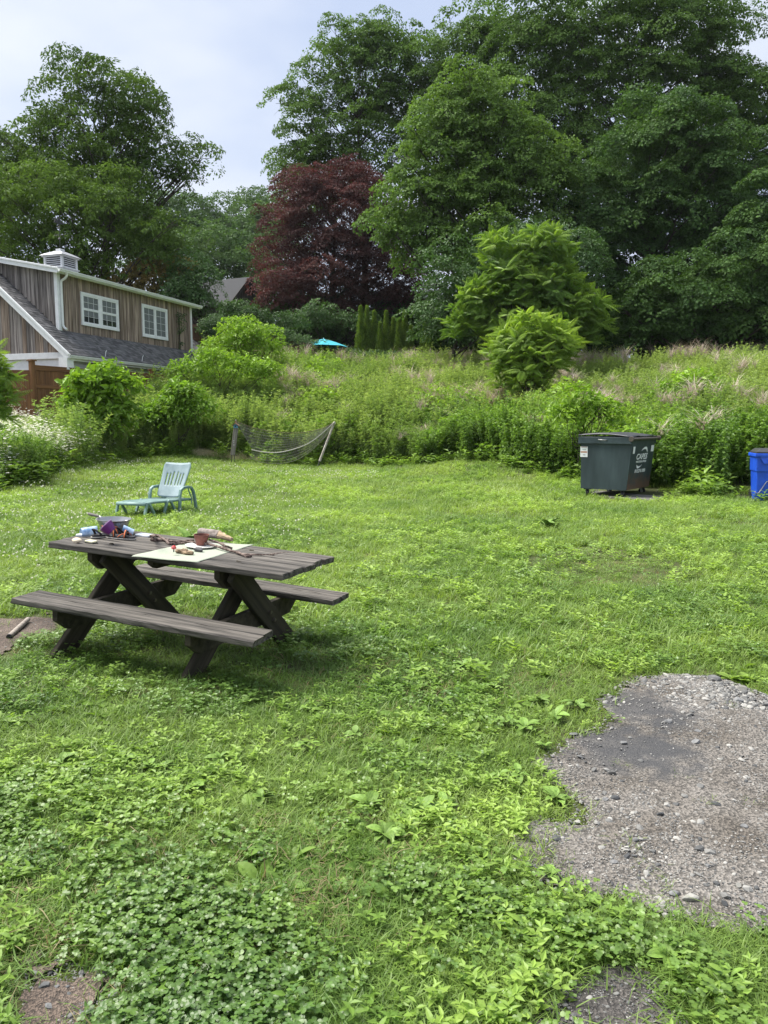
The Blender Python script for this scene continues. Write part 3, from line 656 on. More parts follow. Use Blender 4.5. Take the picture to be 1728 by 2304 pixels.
# dormer: front wall, cheek, roof
dw = MB(); dw.prism([(.03, .03, ZB), (.03, .03, ms(0)-.1), (.03, YR-.05, ms(YR)-.1), (.03, YR-.05, mr(YR))], (DL-.06, 0, 0))
dormer = hp(dw.build('dormer_wall', M['barnwood'], house))
x = .14
while x < DL-.12:
    plank('board', (x+.1, -.0+random.uniform(-.006, .006), ZB-.01), (x+.1, -.0, ms(0)-.12), (1, 0, 0), .196, .03, M['barnwood'], house, .0015, 5).location.z -= 1
    plank('batten', (x+.2, -.022, ZB), (x+.2, -.022, ms(0)-.12), (1, 0, 0), .035, .018, M['barnwood'], house, .0008, 4).location.z -= 1
    x += .205
yy = .1
while yy < YR-.2:
    if ms(yy)-mr(yy) > .35: plank('cheek_board', (.0, yy+.09, mr(yy+.09)+.0), (.0, yy+.09, ms(yy+.09)-.11), (0, 1, 0), .172, .03, M['greywood'], house, .0012, 4).location.z -= 1
    yy += .18
bar('corner_board', (-.02, .01, ZB-.02), (-.02, .01, ms(0)-.1), (0, 1, 0), .15, .05, 'white')
bar('corner_board', (.06, -.035, ZB-.02), (.06, -.035, ms(0)-.1), (1, 0, 0), .15, .04, 'white')
bar('corner_board', (DL-.03, -.03, ZB-.03), (DL-.03, -.03, ms(0)-.1), (1, 0, 0), .12, .045, 'white')
dr = MB(); dr.prism([(-.28, -.32, ms(-.32)-.1), (-.28, YR+.05, ms(YR+.05)-.1), (-.28, YR+.05, ms(YR+.05)+.0), (-.28, -.32, ms(-.32))], (DL+.62, 0, 0))
hp(dr.build('dormer_roof', M['shingle'], house))
bar('dormer_rake_board', (-.30, -.33, ms(-.33)-.085), (-.30, YR, ms(YR)-.085), (0, -.2, 1), .2, .035, 'white')
bar('dormer_rake_trim', (-.33, -.35, ms(-.35)-.01), (-.33, YR, ms(YR)-.01), (0, -.2, 1), .07, .05, 'white')
bar('dormer_soffit', (-.25, -.16, ms(-.16)-.13), (DL+.3, -.16, ms(-.16)-.13), (0, 1, 0), .32, .03, 'white')
bar('dormer_fascia', (-.28, -.31, ms(-.3)-.1), (DL+.33, -.31, ms(-.3)-.1), (0, 0, 1), .14, .03, 'white')
gutter('dormer_gutter', -.3, DL+.36, -.33, ms(-.33)-.07)
hp(MB().tube([(-.02+.12, -.38, ms(0)-.16), (.12, -.38, ms(0)-.26), (.12, -.3, ms(0)-.36), (.12, -.12, ms(0)-.44), (.12, -.1, ms(0)-.55), (.12, -.1, ZB+.2), (.12, -.14, ZB+.1), (.12, -.26, ZB+.02)], .045, 10).build('downspout', M['gutter'], house, smooth=50))
# windows
def window(px0, py0, px1, py1, kind):
    a = wl(px0, py0); b = wl(px1, py1); x0, x1 = a.x, b.x; z1 = a.z; z0 = b.z; cx, cz = (x0+x1)/2, (z0+z1)/2
    win = hp(MB().box((cx, -.012, cz), (x1-x0-.1, .05, z1-z0-.1)).build('window', M['louver_dark'], house))
    def part(nm, c, s, m, par=win, off=0):
        o = MB().box(c, s).build(nm, M[m], par, bevel=.004); return o
    cs = .1
    part('casing', (cx, -.06, z1-cs/2), (x1-x0, .06, cs), 'white'); part('casing', (cx, -.06, z0+cs/2), (x1-x0, .07, cs), 'white')
    part('casing', (x0+cs/2, -.058, cz), (cs, .06, z1-z0-2*cs), 'white'); part('casing', (x1-cs/2, -.058, cz), (cs, .06, z1-z0-2*cs), 'white')
    part('casing', (cx, -.058, cz), (.16 if kind == 'double' else .09, .06, z1-z0-2*cs), 'white')
    iw = (x1-x0)/2-cs-(.08 if kind == 'double' else .045)
    for s_ in (-1, 1):
        c = cx+s_*((.08 if kind == 'double' else .045)+iw/2); h = z1-z0-2*cs
        part('curtain', (c, -.041, cz+(.12*h if kind == 'double' else 0)), (iw*.9, .004, h*(.7 if kind == 'double' else .96)), 'curtain')
        halves = ((cz+h/4, h/2, -.052), (cz-h/4, h/2, -.046)) if kind == 'double' else ((cz, h, -.05),)
        for hz, hh, yy in halves:
            part('pane', (c, yy, hz), (iw-.07, .004, hh-.07), 'glass')
            for dz in (-1, 1): part('sash', (c, yy-.008, hz+dz*(hh/2-.022)), (iw, .03, .044), 'white')
            for dx in (-1, 1): part('sash', (c+dx*(iw/2-.022), yy-.008, hz), (.044, .03, hh-.088), 'white')
            nx, nz_ = (3, 2) if kind == 'double' else (2, 4)
            for i in range(1, nx): part('muntin', (c-iw/2+iw*i/nx, yy-.006, hz), (.014, .012, hh-.09), 'white')
            for i in range(1, nz_): part('muntin', (c, yy-.007, hz-hh/2+hh*i/nz_), (iw-.09, .012, .014), 'white')
    # the children were built in house coordinates: the window itself carries no offset of its own
    for ch in win.children: ch.matrix_parent_inverse = Matrix.Identity(4)
    return win
window(178, 656, 265, 746, 'double'); window(316, 683, 375, 767, 'casement')
# cupola with louvers and weathervane
cu = hp(MB().box((0, 0, 0), (.1, .1, .1)).build('cupola', M['white'], house)); cu.location = (4.3, YR, 7.75-1); cw = .98
bpy.data.meshes.remove(cu.data) if False else None
def cpart(nm, mb, m, **k): o = mb.build(nm, M[m], cu, **k); return o
cpart('cupola_base', MB().box((0, 0, .2), (cw, cw, .4)), 'white', bevel=.01)
cpart('cupola_sill', MB().box((0, 0, .42), (cw+.08, cw+.08, .05)), 'white', bevel=.006)
cpart('cupola_core', MB().box((0, 0, .66), (cw-.16, cw-.16, .44)), 'louver_dark')
for sx in (-1, 1):
    for sy in (-1, 1): cpart('cupola_post', MB().box((sx*(cw/2-.06), sy*(cw/2-.06), .66), (.1, .1, .44)), 'white', bevel=.005)
for k in range(5):
    z = .49+k*.082
    for s_ in (-1, 1):
        cpart('louver', MB().box((0, s_*(cw/2-.06), z), (cw-.22, .085, .016), (s_*-.6, 0, 0)), 'white'); cpart('louver', MB().box((s_*(cw/2-.06), 0, z), (.085, cw-.22, .016), (0, s_*.6, 0)), 'white')
cpart('cupola_cornice', MB().box((0, 0, .905), (cw+.1, cw+.1, .06)), 'white', bevel=.008)
hw = cw/2+.12
prof = [(hw, .93), (hw*.72, 1.04), (hw*.4, 1.13), (.1, 1.2)]
mb = MB()
vs = [(sx*r, sy*r, z) for r, z in prof for sx, sy in ((-1, -1), (1, -1), (1, 1), (-1, 1))]
mb.add(vs, [(i*4+j, i*4+(j+1) % 4, i*4+4+(j+1) % 4, i*4+4+j) for i in range(3) for j in range(4)]+[(3, 2, 1, 0)]); cpart('cupola_roof', mb, 'lead')
cpart('cupola_cap', MB().box((0, 0, 1.23), (.26, .26, .07)), 'white', bevel=.01)
wv = MB().tube([(0, 0, 1.2), (0, 0, 2.55)], .014, 6).lathe([(0, 1.62), (.07, 1.7), (0, 1.78)], 10).lathe([(0, 2.12), (.05, 2.17), (0, 2.22)], 10)
for a in (0, math.pi/2): wv.tube([(-.3*math.cos(a), -.3*math.sin(a), 1.86), (.3*math.cos(a), .3*math.sin(a), 1.86)], .01, 5)
wv.prism([(-.28, 0, 2.34), (-.1, 0, 2.3), (.12, 0, 2.33), (.3, 0, 2.36), (.14, 0, 2.44), (.08, 0, 2.6), (-.02, 0, 2.62), (-.06, 0, 2.46), (-.2, 0, 2.5)], (0, .012, 0))
cpart('weathervane', wv, 'iron')

# ------------------------------------------------------------------ fences, barn, umbrella
M['cedarboard'] = _wood('stained_fence_board', (.10, .045, .018), (.26, .125, .05), 14, .8, .15, .3, .75, .25)
M['redboard'] = _wood('red_brown_fence_board', (.12, .06, .04), (.25, .14, .10), 14, .85, .15, .3, .75, .25)
def fence(label, a, b, ztop, h, mat, pitch=.14, rails=True, posts=(0, 1), slope=0., gap=.004):
    a = Vector((a[0], a[1], 0)); b = Vector((b[0], b[1], 0)); d = (b-a); ln = d.length; d.normalize(); nrm = Vector((d.y, -d.x, 0))
    if nrm.y > 0: nrm = -nrm
    root = tag(empty('board_fence', (a.x, a.y, float(zt(a.x, a.y)))), label, 'fence'); inv = Matrix.Translation(root.location).inverted()
    def fx(o): o.matrix_basis = inv @ o.matrix_basis; return o
    n = int(ln/pitch)
    for i in range(n):
        s_ = (i+.5)*ln/n; p = a+d*s_; zz = ztop+slope*s_; fx(plank('board', (p.x, p.y, zz-h-.3), (p.x, p.y, zz-.06), d, ln/n-gap, .022, mat, root, .0012, 4, share=label+str(i % 4)))
    if rails:
        for dz, w_ in ((-.07, .15), (-.68, .12), (-h+.15, .12)):
            p = a+nrm*.03; q = b+nrm*.03; fx(plank('rail', (p.x, p.y, ztop+dz), (q.x, q.y, ztop+slope*ln+dz), (0, 0, 1), w_, .035, mat, root, .001, 6))
        p = a; q = b; fx(plank('cap_rail', (p.x, p.y, ztop+.018), (q.x, q.y, ztop+slope*ln+.018), nrm, .12, .03, mat, root, .001, 6))
    for t in posts:
        p = a+d*ln*t; zz = ztop+slope*ln*t
        po = fx(plank('post', (p.x, p.y, zz-h-.4), (p.x, p.y, zz+.16), d, .17, .17, mat, root, .001, 4))
        c = MB().box((p.x, p.y, zz+.175), (.24, .24, .035), (0, 0, math.atan2(d.y, d.x))).box((p.x, p.y, zz+.2), (.19, .19, .03), (0, 0, math.atan2(d.y, d.x))).build('post_cap', mat, root, bevel=.006); c.matrix_parent_inverse = inv
    return root
FA = at(72, 830, 26.6); FB = at(384, 850, 32.2)
fence('stained brown board fence with capped post running in front of the house', FA, FB, 3.54, 1.9, M['cedarboard'], posts=(0, .42, .84))
FL = at(-140, 840, 26.0); fence('lower stained brown fence panel at the side of the capped post', FL, FA+(FL-FA).normalized()*.08, 3.36, 1.8, M['cedarboard'], posts=(0,))
A1 = at(430, 740, 39.2); B1 = at(520, 740, 40.2); fence('red-brown board fence behind the end of the house', A1, B1, at(450, 733, 39.5).z, 2.2, M['redboard'], posts=(), pitch=.15)
A2 = at(520, 740, 41); B2 = at(800, 790, 48); C2 = at(1030, 800, 48.5); za = at(520, 735, 41).z; zb2 = at(800, 800, 48).z
fence('vine-covered fence climbing towards the barn', A2, B2, za, 1.7, M['redboard'], posts=(), pitch=.3, slope=(zb2-za)/(Vector((A2.x, A2.y, 0))-Vector((B2.x, B2.y, 0))).length)
fence('low dark fence in front of the arborvitaes under vines', B2, C2, zb2-.12, 1.5, M['redboard'], posts=(), pitch=.3)
def vines(label, pts, n, sp, src='dshrub', tint=(.2, .9), s=(.5, .9)):
    P_ = []
    for i in range(n):
        k = RG.integers(0, len(pts)-1); t = RG.uniform(); a, b = Vector(pts[k]), Vector(pts[k+1]); p = a.lerp(b, t)
        P_.append([p.x+RG.normal()*sp*.8, p.y+RG.normal()*sp*.5, p.z-abs(RG.normal())*sp*1.6+.1])
    P_ = np.array(P_); U = np.stack([RG.normal(0, .4, n), -np.abs(RG.normal(.6, .3, n)), np.full(n, .8)], 1)
    root = tag(empty('vine', pts[0]), label, 'vine'); st = MB()
    for i in range(len(pts)-1): st.tube([Vector(pts[i])-Vector((0, 0, .2)), Vector(pts[i+1])-Vector((0, 0, .2))], .02, 5)
    st.build('stem', M['bark'], root).matrix_parent_inverse = Matrix.Translation(pts[0]).inverted()
    tag(scatter('leaves', src, P_-np.array(pts[0]), euler_up(U, RG.uniform(0, 6.28, n)), RG.uniform(*s, n), tint=RG.uniform(*tint, n), parent=root), kind='stuff')
vines('dark vine spilling over the red-brown fence behind the house corner', [at(458, 722, 38.9), at(490, 722, 39.4), at(530, 742, 40)], 90, .28)
vines('dense vine along the climbing fence below the dark shrubs', [at(525, 735, 40.8), at(620, 745, 43), at(700, 768, 45.5), at(800, 795, 47.8)], 260, .3, tint=(.3, 1))
vines('vine mat over the low fence in front of the arborvitaes', [at(800, 797, 47.8), at(900, 800, 48.2), at(1030, 803, 48.3)], 170, .26)
_v = [HM @ Vector((wl(400, 700).x, -.06, z)) for z in (5.0, 5.6, 6.2, 6.7)]
vines('small creeper climbing the dormer boards next to the white corner', _v, 15, .12, s=(.35, .55))
# barn
M['barndark'] = _wood('dark_barn_board', (.03, .024, .022), (.09, .075, .068), 12, .9, .3, .35, .7, .3)
BR = at(562, 623, 62); e = Vector((-.9, .42, 0)).normalized(); sdir = Vector((-.42, -.9, 0)).normalized(); bz = float(zt(BR.x, BR.y))
barn = tag(empty('barn', (BR.x, BR.y, bz), (0, 0, math.atan2(e.y, e.x))), 'dark board barn with slate-grey roof half hidden by the purple maple', 'barn')
hz = BR.z-bz; hs, dp, ln = 2.75, 2.45, 8.
bsg = 1 if (Matrix.Rotation(math.atan2(e.y, e.x), 3, 'Z') @ Vector((0, 1, 0))).dot(sdir) > 0 else -1
mb = MB().prism([(.45, -hs+.35, -.3), (.45, -hs+.35, hz-dp+.2), (.45, 0, hz-.2), (.45, hs-.35, hz-dp+.2), (.45, hs-.35, -.3)], (ln-.9, 0, 0)); mb.build('wall', M['barndark'], barn)
for yy in np.arange(-hs+.5, hs-.4, .2): plank('board', (.43, yy, 0), (.43, yy, hz-.32-abs(yy)*dp/hs), (0, 1, 0), .19, .03, M['barndark'], barn, .001, 3)
mb = MB()
for s_ in (-1, 1): mb.prism([(0, 0, hz-.1), (0, s_*hs, hz-dp-.1), (0, s_*hs, hz-dp), (0, 0, hz)], (ln, 0, 0))
brf = mb.build('roof', M['barnroof'], barn)
for s_ in (-1, 1): plank('rake_board', (-.02, 0, hz-.09), (-.02, s_*hs, hz-dp-.09), (0, dp*s_, hs), .2, .04, M['barndark'], barn, .001, 4)
# patio umbrella
M['teal'] = pm('turquoise_canvas', (.05, .42, .52), .8, .1, 4)
UA = at(728, 762, 46.5); uz = float(zt(UA.x, UA.y)); um = tag(empty('patio_umbrella', (UA.x, UA.y, uz)), 'turquoise patio umbrella showing above the vines', 'umbrella'); ur = 1.45; hU = UA.z-uz
mb = MB(); nS = 8
ring = [(0, 0, hU)]+[(ur*.5*math.cos(2*math.pi*i/nS), ur*.5*math.sin(2*math.pi*i/nS), hU-.2) for i in range(nS)]+[(ur*math.cos(2*math.pi*i/nS), ur*math.sin(2*math.pi*i/nS), hU-.48) for i in range(nS)]
mb.add(ring, [(0, 1+i, 1+(i+1) % nS) for i in range(nS)]+[(1+i, 9+i, 9+(i+1) % nS, 1+(i+1) % nS) for i in range(nS)]); cn = mb.build('canopy', M['teal'], um); so = cn.modifiers.new('thick', 'SOLIDIFY'); so.thickness = .01
for i in range(nS): MB().tube([(0, 0, hU-.03), (ur*math.cos(2*math.pi*i/nS), ur*math.sin(2*math.pi*i/nS), hU-.5)], .01, 5).build('rib', M['white'], um)
MB().tube([(0, 0, 0), (0, 0, hU+.06)], .022, 8).build('pole', M['white'], um); MB().box((0, 0, .04), (.5, .5, .08)).build('base', M['iron'], um, bevel=.02)
# ------------------------------------------------------------------ trees and shrubs
def fib(n):
    i = np.arange(n)+.5; ph = np.arccos(1-2*i/n); th = math.pi*(1+5**.5)*i
    return np.stack([np.cos(th)*np.sin(ph), np.sin(th)*np.sin(ph), np.cos(ph)], 1)
def crown_points(env, sub_r, spacing, cl, flat=.75, inner=.25, keep=1.0, up_bias=.55, cut=None):
    """env: ellipsoids (centre, radii). sub-lobes on their shells, then sprays over the upper and outer side of every sub-lobe"""
    C = [np.array(c, float) for c, r in env]; Rr = [np.array(r, float) for c, r in env]
    subs = []
    for c, r in zip(C, Rr):
        area = 4*math.pi*((r[0]*r[1])**1.6+(r[0]*r[2])**1.6+(r[1]*r[2])**1.6)**(1/1.6)/3**(1/1.6)
        n = max(6, int(area/(spacing*spacing*1.1)))
        D = fib(n)+RG.normal(size=(n, 3))*.6/math.sqrt(n); D /= np.linalg.norm(D, axis=1, keepdims=True)
        w1, w2, w3 = rvec()*3.1, rvec()*4.7, rvec()*2.3; bump_ = 1+.13*np.sin(D@w1*1.4+RG.uniform(0, 6))+.11*np.sin(D@w2*1.5+RG.uniform(0, 6))+.08*np.sin(D@w3*3+RG.uniform(0, 6))
        Pn = c+D*r*RG.uniform(.72, 1.0, (n, 1))*bump_[:, None]
        for p, d in zip(Pn, D):
            if any(np.linalg.norm((p-c2)/r2) < .62 for c2, r2 in zip(C, Rr) if c2 is not c): continue
            if RG.uniform() > keep: continue
            subs.append((p, d*np.array([1, 1, .7]), sub_r*RG.choice([.5, .7, .9, 1.1, 1.3])))
        ni = int(n*inner)
        for k in range(ni): subs.append((c+rvec()*r*RG.uniform(.2, .6), rvec(), sub_r*RG.uniform(.8, 1.2)))
    P, U, S, T = [], [], [], []
    for p, d, sr in subs:
        n = max(5, int(2.6*(sr/cl)**2)); D = fib(n)+RG.normal(size=(n, 3))*.25; D /= np.linalg.norm(D, axis=1, keepdims=True)
        tn = RG.uniform(0, 1)
        for q in D:
            if q[2] < -.25 or (q@d < -.35 and q[2] < .3): continue
            P.append(p+q*np.array([1, 1, flat])*sr*RG.uniform(.7, 1.05)); U.append(np.array([0, 0, up_bias])+q*.6+RG.normal(size=3)*.15)
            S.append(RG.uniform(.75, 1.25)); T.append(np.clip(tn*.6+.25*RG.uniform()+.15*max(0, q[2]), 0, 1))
    return np.array(P), np.array(U), np.array(S), np.array(T), subs
def limbs(base, subs, top, r0, nl=34, lean=(0, 0)):
    mb = MB(); base = Vector(base); top = Vector(top); H = top.z-base.z
    def trunk(t): return base.lerp(top, t)+Vector((lean[0]*math.sin(t*3), lean[1]*math.sin(t*2.5), 0))*H*.03
    ts = [i/9 for i in range(10)]; mb.tube([trunk(t)-Vector((0, 0, .3 if t == 0 else 0)) for t in ts], [r0*(1.25 if t == 0 else 1)*(1-.86*t) for t in ts], 9)
    sel = sorted(subs, key=lambda s: RG.uniform())[:nl]
    for p, d, sr in sel:
        p = Vector(p); h = Vector((p.x-base.x, p.y-base.y, 0)).length
        zt_ = min(max((p.z-base.z-.75*h-.6)/H, .12), .93); a = trunk(zt_); m1 = a.lerp(p, .4)+Vector((0, 0, -.06*h))+Vector(rvec())*.15; m2 = a.lerp(p, .75)+Vector(rvec())*.2
        rr = r0*(1-.86*zt_)*.36+.012; path = [a, m1, m2, p, p+Vector(d)*sr*.5]
        mb.tube(path, [rr, rr*.7, rr*.45, rr*.25, .012], 6, cap=False)
        for k in range(3):
            e = p+Vector(rvec())*sr*.9; mb.tube([m2.lerp(p, RG.uniform(0, 1)), p.lerp(e, .5)+Vector((0, 0, .1)), e], [rr*.22+.006, rr*.15+.004, .005], 4, cap=False)
    return mb
def tree(name, label, D, trunk_px, env_px, src, sub_r, spacing, cl, r0, tint=(0, 1), cat='tree', group=None, depth=.85, nl=34, top=.8, dbase=0, **kw):
    env = []
    for e in env_px:
        px, py, rx, ry = e[:4]; dd = e[4] if len(e) > 4 else 0; y = D+dd; c = at(px, py, y); k = y/FPX
        sh_ = .62*sub_r if cat == 'shrub' else 0
        env.append((c, (max(rx*k-sh_, .25*rx*k), max(rx*k-sh_, .25*rx*k)*depth, max(ry*k-sh_, .25*ry*k))))
    b = at(trunk_px, 900, D+dbase); base = Vector((b.x, b.y, float(zt(b.x, b.y))))
    root = tag(empty(name, base), label, cat, group)
    P_, U, S, T, subs = crown_points(env, sub_r, spacing, cl, **kw)
    g = zt(P_[:, 0], P_[:, 1]); k = P_[:, 2] > g+.15; P_, U, S, T = P_[k], U[k], S[k], T[k]
    zt_top = max(float(c[2]+r[2]*.35) for c, r in env); cx = np.mean([c[0] for c, r in env]); cy = np.mean([c[1] for c, r in env])
    tp = Vector((base.x+(cx-base.x)*.5, base.y+(cy-base.y)*.5, base.z+(zt_top-base.z)*top))
    t = limbs(base, subs, tp, r0, nl, lean=RG.normal(size=2)).build('trunk', M['bark'], root, smooth=1); t.matrix_parent_inverse = Matrix.Translation(base).inverted()
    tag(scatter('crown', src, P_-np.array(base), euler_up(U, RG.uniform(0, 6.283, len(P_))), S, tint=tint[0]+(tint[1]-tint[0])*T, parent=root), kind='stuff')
    return root
import time; _t0 = time.time()
# tall oak behind the house: loose crown with sky gaps
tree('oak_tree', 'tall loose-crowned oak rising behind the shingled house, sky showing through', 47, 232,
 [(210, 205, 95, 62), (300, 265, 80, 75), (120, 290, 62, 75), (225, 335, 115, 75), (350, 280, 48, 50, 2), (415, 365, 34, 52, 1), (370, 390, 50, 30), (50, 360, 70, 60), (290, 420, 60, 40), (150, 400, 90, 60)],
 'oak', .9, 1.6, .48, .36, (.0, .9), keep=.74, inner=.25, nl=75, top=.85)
tree('broadleaf_tree', 'low wide green tree standing under the tall oak behind the cupola', 43, 195,
 [(120, 455, 110, 90), (240, 500, 120, 90), (40, 520, 90, 80), (330, 545, 85, 65), (170, 580, 110, 60)], 'oak', .95, 1.55, .5, .3, (.25, 1), keep=.85, nl=40)
tree('broadleaf_tree', 'dark tree at the left of the tall oak, above the roof ridge', 48, -60, [(-40, 430, 110, 110), (-90, 560, 120, 100), (20, 470, 60, 60)], 'oak', 1.1, 1.7, .55, .3, (0, .6), nl=24)
# wooded hill behind
_hl = ['far tree on the wooded hill beside the tall oak', 'far tree on the hill ridge against the sky', 'far rounded tree on the wooded hill above the dark barn', 'pale far tree on the hill next to the purple maple', 'far tree low on the wooded hill behind the brownish tree']
for k, (px, py, rx, ry, D, li) in enumerate([(395, 500, 55, 62, 120, 1), (455, 505, 55, 60, 126, 1), (515, 505, 52, 62, 130, 1), (568, 497, 48, 62, 138, 1), (612, 488, 45, 60, 150, 1), (655, 480, 50, 60, 140, 1), (330, 500, 60, 60, 118, 0), (270, 480, 60, 60, 118, 0),
  (430, 575, 60, 70, 95, 4), (505, 580, 60, 62, 100, 2), (590, 560, 42, 75, 104, 3), (560, 620, 50, 50, 96, 2), (350, 580, 60, 60, 96, 4), (640, 600, 50, 70, 110, 3)]):
    tree('hill_tree', _hl[li], D, px, [(px, py, rx, ry), (px-rx*.5, py+ry*.5, rx*.7, ry*.6), (px+rx*.5, py+ry*.5, rx*.7, ry*.6)], 'far', 1.7, 2.9, .95, .3, (.1+.2*(k % 3), .7+.15*(k % 3)), group='trees on the wooded hill', nl=10)
# tall trees, centre and right
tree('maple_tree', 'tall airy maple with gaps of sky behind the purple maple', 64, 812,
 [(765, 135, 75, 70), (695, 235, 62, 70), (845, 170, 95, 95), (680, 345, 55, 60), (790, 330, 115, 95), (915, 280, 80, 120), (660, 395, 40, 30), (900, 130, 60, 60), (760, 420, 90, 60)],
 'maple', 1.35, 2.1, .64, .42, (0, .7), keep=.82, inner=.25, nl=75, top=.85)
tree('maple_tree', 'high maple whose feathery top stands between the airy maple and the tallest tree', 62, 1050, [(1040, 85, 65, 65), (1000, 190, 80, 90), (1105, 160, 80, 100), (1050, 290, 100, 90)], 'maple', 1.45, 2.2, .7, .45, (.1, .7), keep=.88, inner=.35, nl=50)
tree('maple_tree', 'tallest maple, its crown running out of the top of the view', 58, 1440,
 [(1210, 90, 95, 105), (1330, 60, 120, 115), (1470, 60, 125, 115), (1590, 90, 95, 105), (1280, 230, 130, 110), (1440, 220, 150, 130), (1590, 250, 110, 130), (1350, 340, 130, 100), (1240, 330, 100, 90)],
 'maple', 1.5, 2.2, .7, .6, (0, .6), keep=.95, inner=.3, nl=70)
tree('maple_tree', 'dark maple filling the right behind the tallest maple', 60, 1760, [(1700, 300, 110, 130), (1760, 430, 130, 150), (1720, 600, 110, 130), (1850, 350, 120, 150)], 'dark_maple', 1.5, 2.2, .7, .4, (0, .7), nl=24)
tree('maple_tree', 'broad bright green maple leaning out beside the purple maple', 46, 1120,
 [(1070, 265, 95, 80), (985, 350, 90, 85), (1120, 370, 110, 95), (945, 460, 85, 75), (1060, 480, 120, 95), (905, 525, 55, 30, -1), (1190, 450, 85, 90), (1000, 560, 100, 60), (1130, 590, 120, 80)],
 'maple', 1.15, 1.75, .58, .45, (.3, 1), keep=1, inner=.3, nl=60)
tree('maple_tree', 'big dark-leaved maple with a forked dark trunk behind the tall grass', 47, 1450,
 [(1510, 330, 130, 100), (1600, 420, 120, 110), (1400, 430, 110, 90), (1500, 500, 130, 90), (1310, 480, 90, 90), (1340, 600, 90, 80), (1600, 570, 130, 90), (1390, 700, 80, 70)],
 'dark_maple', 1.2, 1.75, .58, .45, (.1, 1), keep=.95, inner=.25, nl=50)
tree('maple_tree', 'low dark maple sweeping down to the tall grass under the big dark one', 42, 1580,
 [(1560, 680, 130, 90), (1480, 720, 80, 70), (1680, 640, 90, 110), (1650, 745, 100, 60), (1760, 600, 110, 150), (1820, 720, 110, 90)], 'dark_maple', 1.1, 1.6, .55, .3, (.2, 1), nl=36)
tree('purple_maple', 'dark purple-red japanese maple spreading beside the barn', 57, 760,
 [(700, 440, 75, 55), (800, 430, 70, 60), (660, 490, 65, 45), (745, 500, 110, 75), (665, 575, 85, 55), (780, 590, 110, 75), (630, 662, 55, 40, -2), (720, 670, 110, 55, -1), (855, 640, 90, 90), (880, 530, 70, 90, 2), (930, 680, 70, 70, 2)],
 'red', 1.0, 1.6, .54, .4, (0, 1), keep=.95, inner=.2, nl=50)
tree('brownish_tree', 'small tree with browning leaves behind the dormer roof', 44, 350, [(345, 628, 60, 38), (395, 615, 35, 28), (300, 640, 40, 25)], 'orange', .7, 1.1, .42, .12, (0, 1), nl=20)
tree('young_tree', 'small dense green tree between the dormer and the barn', 43, 455, [(432, 632, 48, 44), (455, 665, 34, 38), (420, 662, 45, 42), (450, 705, 42, 28)], 'dshrub', .75, 1.0, .38, .13, (.3, 1), nl=24)
tree('understorey_tree', 'dark green understorey tree half hidden behind the big sumac', 41, 1010, [(1010, 640, 55, 75), (985, 720, 50, 60), (1060, 690, 60, 80), (1290, 610, 55, 70), (1250, 560, 55, 40), (1180, 580, 90, 50)], 'dshrub', .8, 1.05, .4, .12, (.2, .9), nl=24)
for lb, D, e in (('dark rounded shrub under the purple maple behind the turquoise umbrella', 51, [(720, 712, 50, 34), (690, 730, 40, 30)]), ('low dark shrub between the purple maple and the slim arborvitaes', 51.5, [(785, 728, 50, 30), (830, 735, 40, 26)]),
  ('flat dark shrub row below the barn beside the vine-covered fence', 48, [(620, 725, 50, 22), (570, 715, 40, 22), (660, 735, 40, 22)]), ('grey-green shrub in front of the barn wall', 52, [(535, 700, 26, 24), (515, 705, 22, 20)])):
    tree('shrub', lb, D, e[0][0], e, 'dshrub', .65, .95, .4, .05, (.1, .8), cat='shrub', nl=8)
for k, px in enumerate([640, 760]+list(range(880, 1960, 120))):
    tree('understorey_bush', ['dark bush closing the gap under the big maples behind the tall grass', 'dark bush in the shade at the foot of the maples'][k % 2], 57+(k*3.7) % 5, px, [(px, 735, 85, 60), (px+45, 760, 70, 45), (px-40, 765, 60, 40)], 'dark_maple', 1.1, 1.5, .55, .06, (0, .7), cat='bush', group='dark bushes under the maples', nl=6)
# arborvitae row
def arborvitae(px, top, wpx, D, label):
    a = at(px, top, D); gz = float(zt(a.x, a.y)); H = a.z-gz; root = tag(empty('arborvitae', (a.x, a.y, gz)), label, 'shrub', 'slim arborvitaes in a row'); w_ = wpx*D/FPX/2
    MB().tube([(0, 0, -.1), (0, 0, H*.5), (0, 0, H*.93)], [.05, .035, .008], 6).build('trunk', M['bark'], root)
    n = int(520*H/3.2); t = RG.uniform(0, 1, n)**.85; th = RG.uniform(0, 6.283, n)
    rr = w_*np.minimum((1-t)*1.25, .92)*(.9+.2*np.sin(th*3+t*9))*RG.uniform(.72, 1.05, n)*np.minimum(1, .75+t*2)
    Pp = np.stack([rr*np.cos(th), rr*np.sin(th), .05+t*H*.97], 1); U = np.stack([np.cos(th)*.35, np.sin(th)*.35, np.ones(n)], 1)
    tag(scatter('crown', 'cedar', Pp, euler_up(U, RG.uniform(0, 6.28, n)), RG.uniform(.8, 1.2, n)*(1-.45*t), tint=RG.uniform(0, 1, n), parent=root), kind='stuff')
for i, (px, tp, wp) in enumerate([(811, 689, 24), (826, 689, 24), (842, 700, 20), (855, 727, 16), (869, 700, 22), (885, 716, 18), (897, 720, 18), (910, 702, 24), (924, 735, 18), (959, 712, 34)]):
    arborvitae(px, tp, wp, 50+.25*(i % 3), ('stout arborvitae standing apart from the row, next to the sumac' if i == 9 else 'tall slim arborvitae at the umbrella end of the row' if i < 2 else 'slim arborvitae inside the close row by the vine-covered fence'))
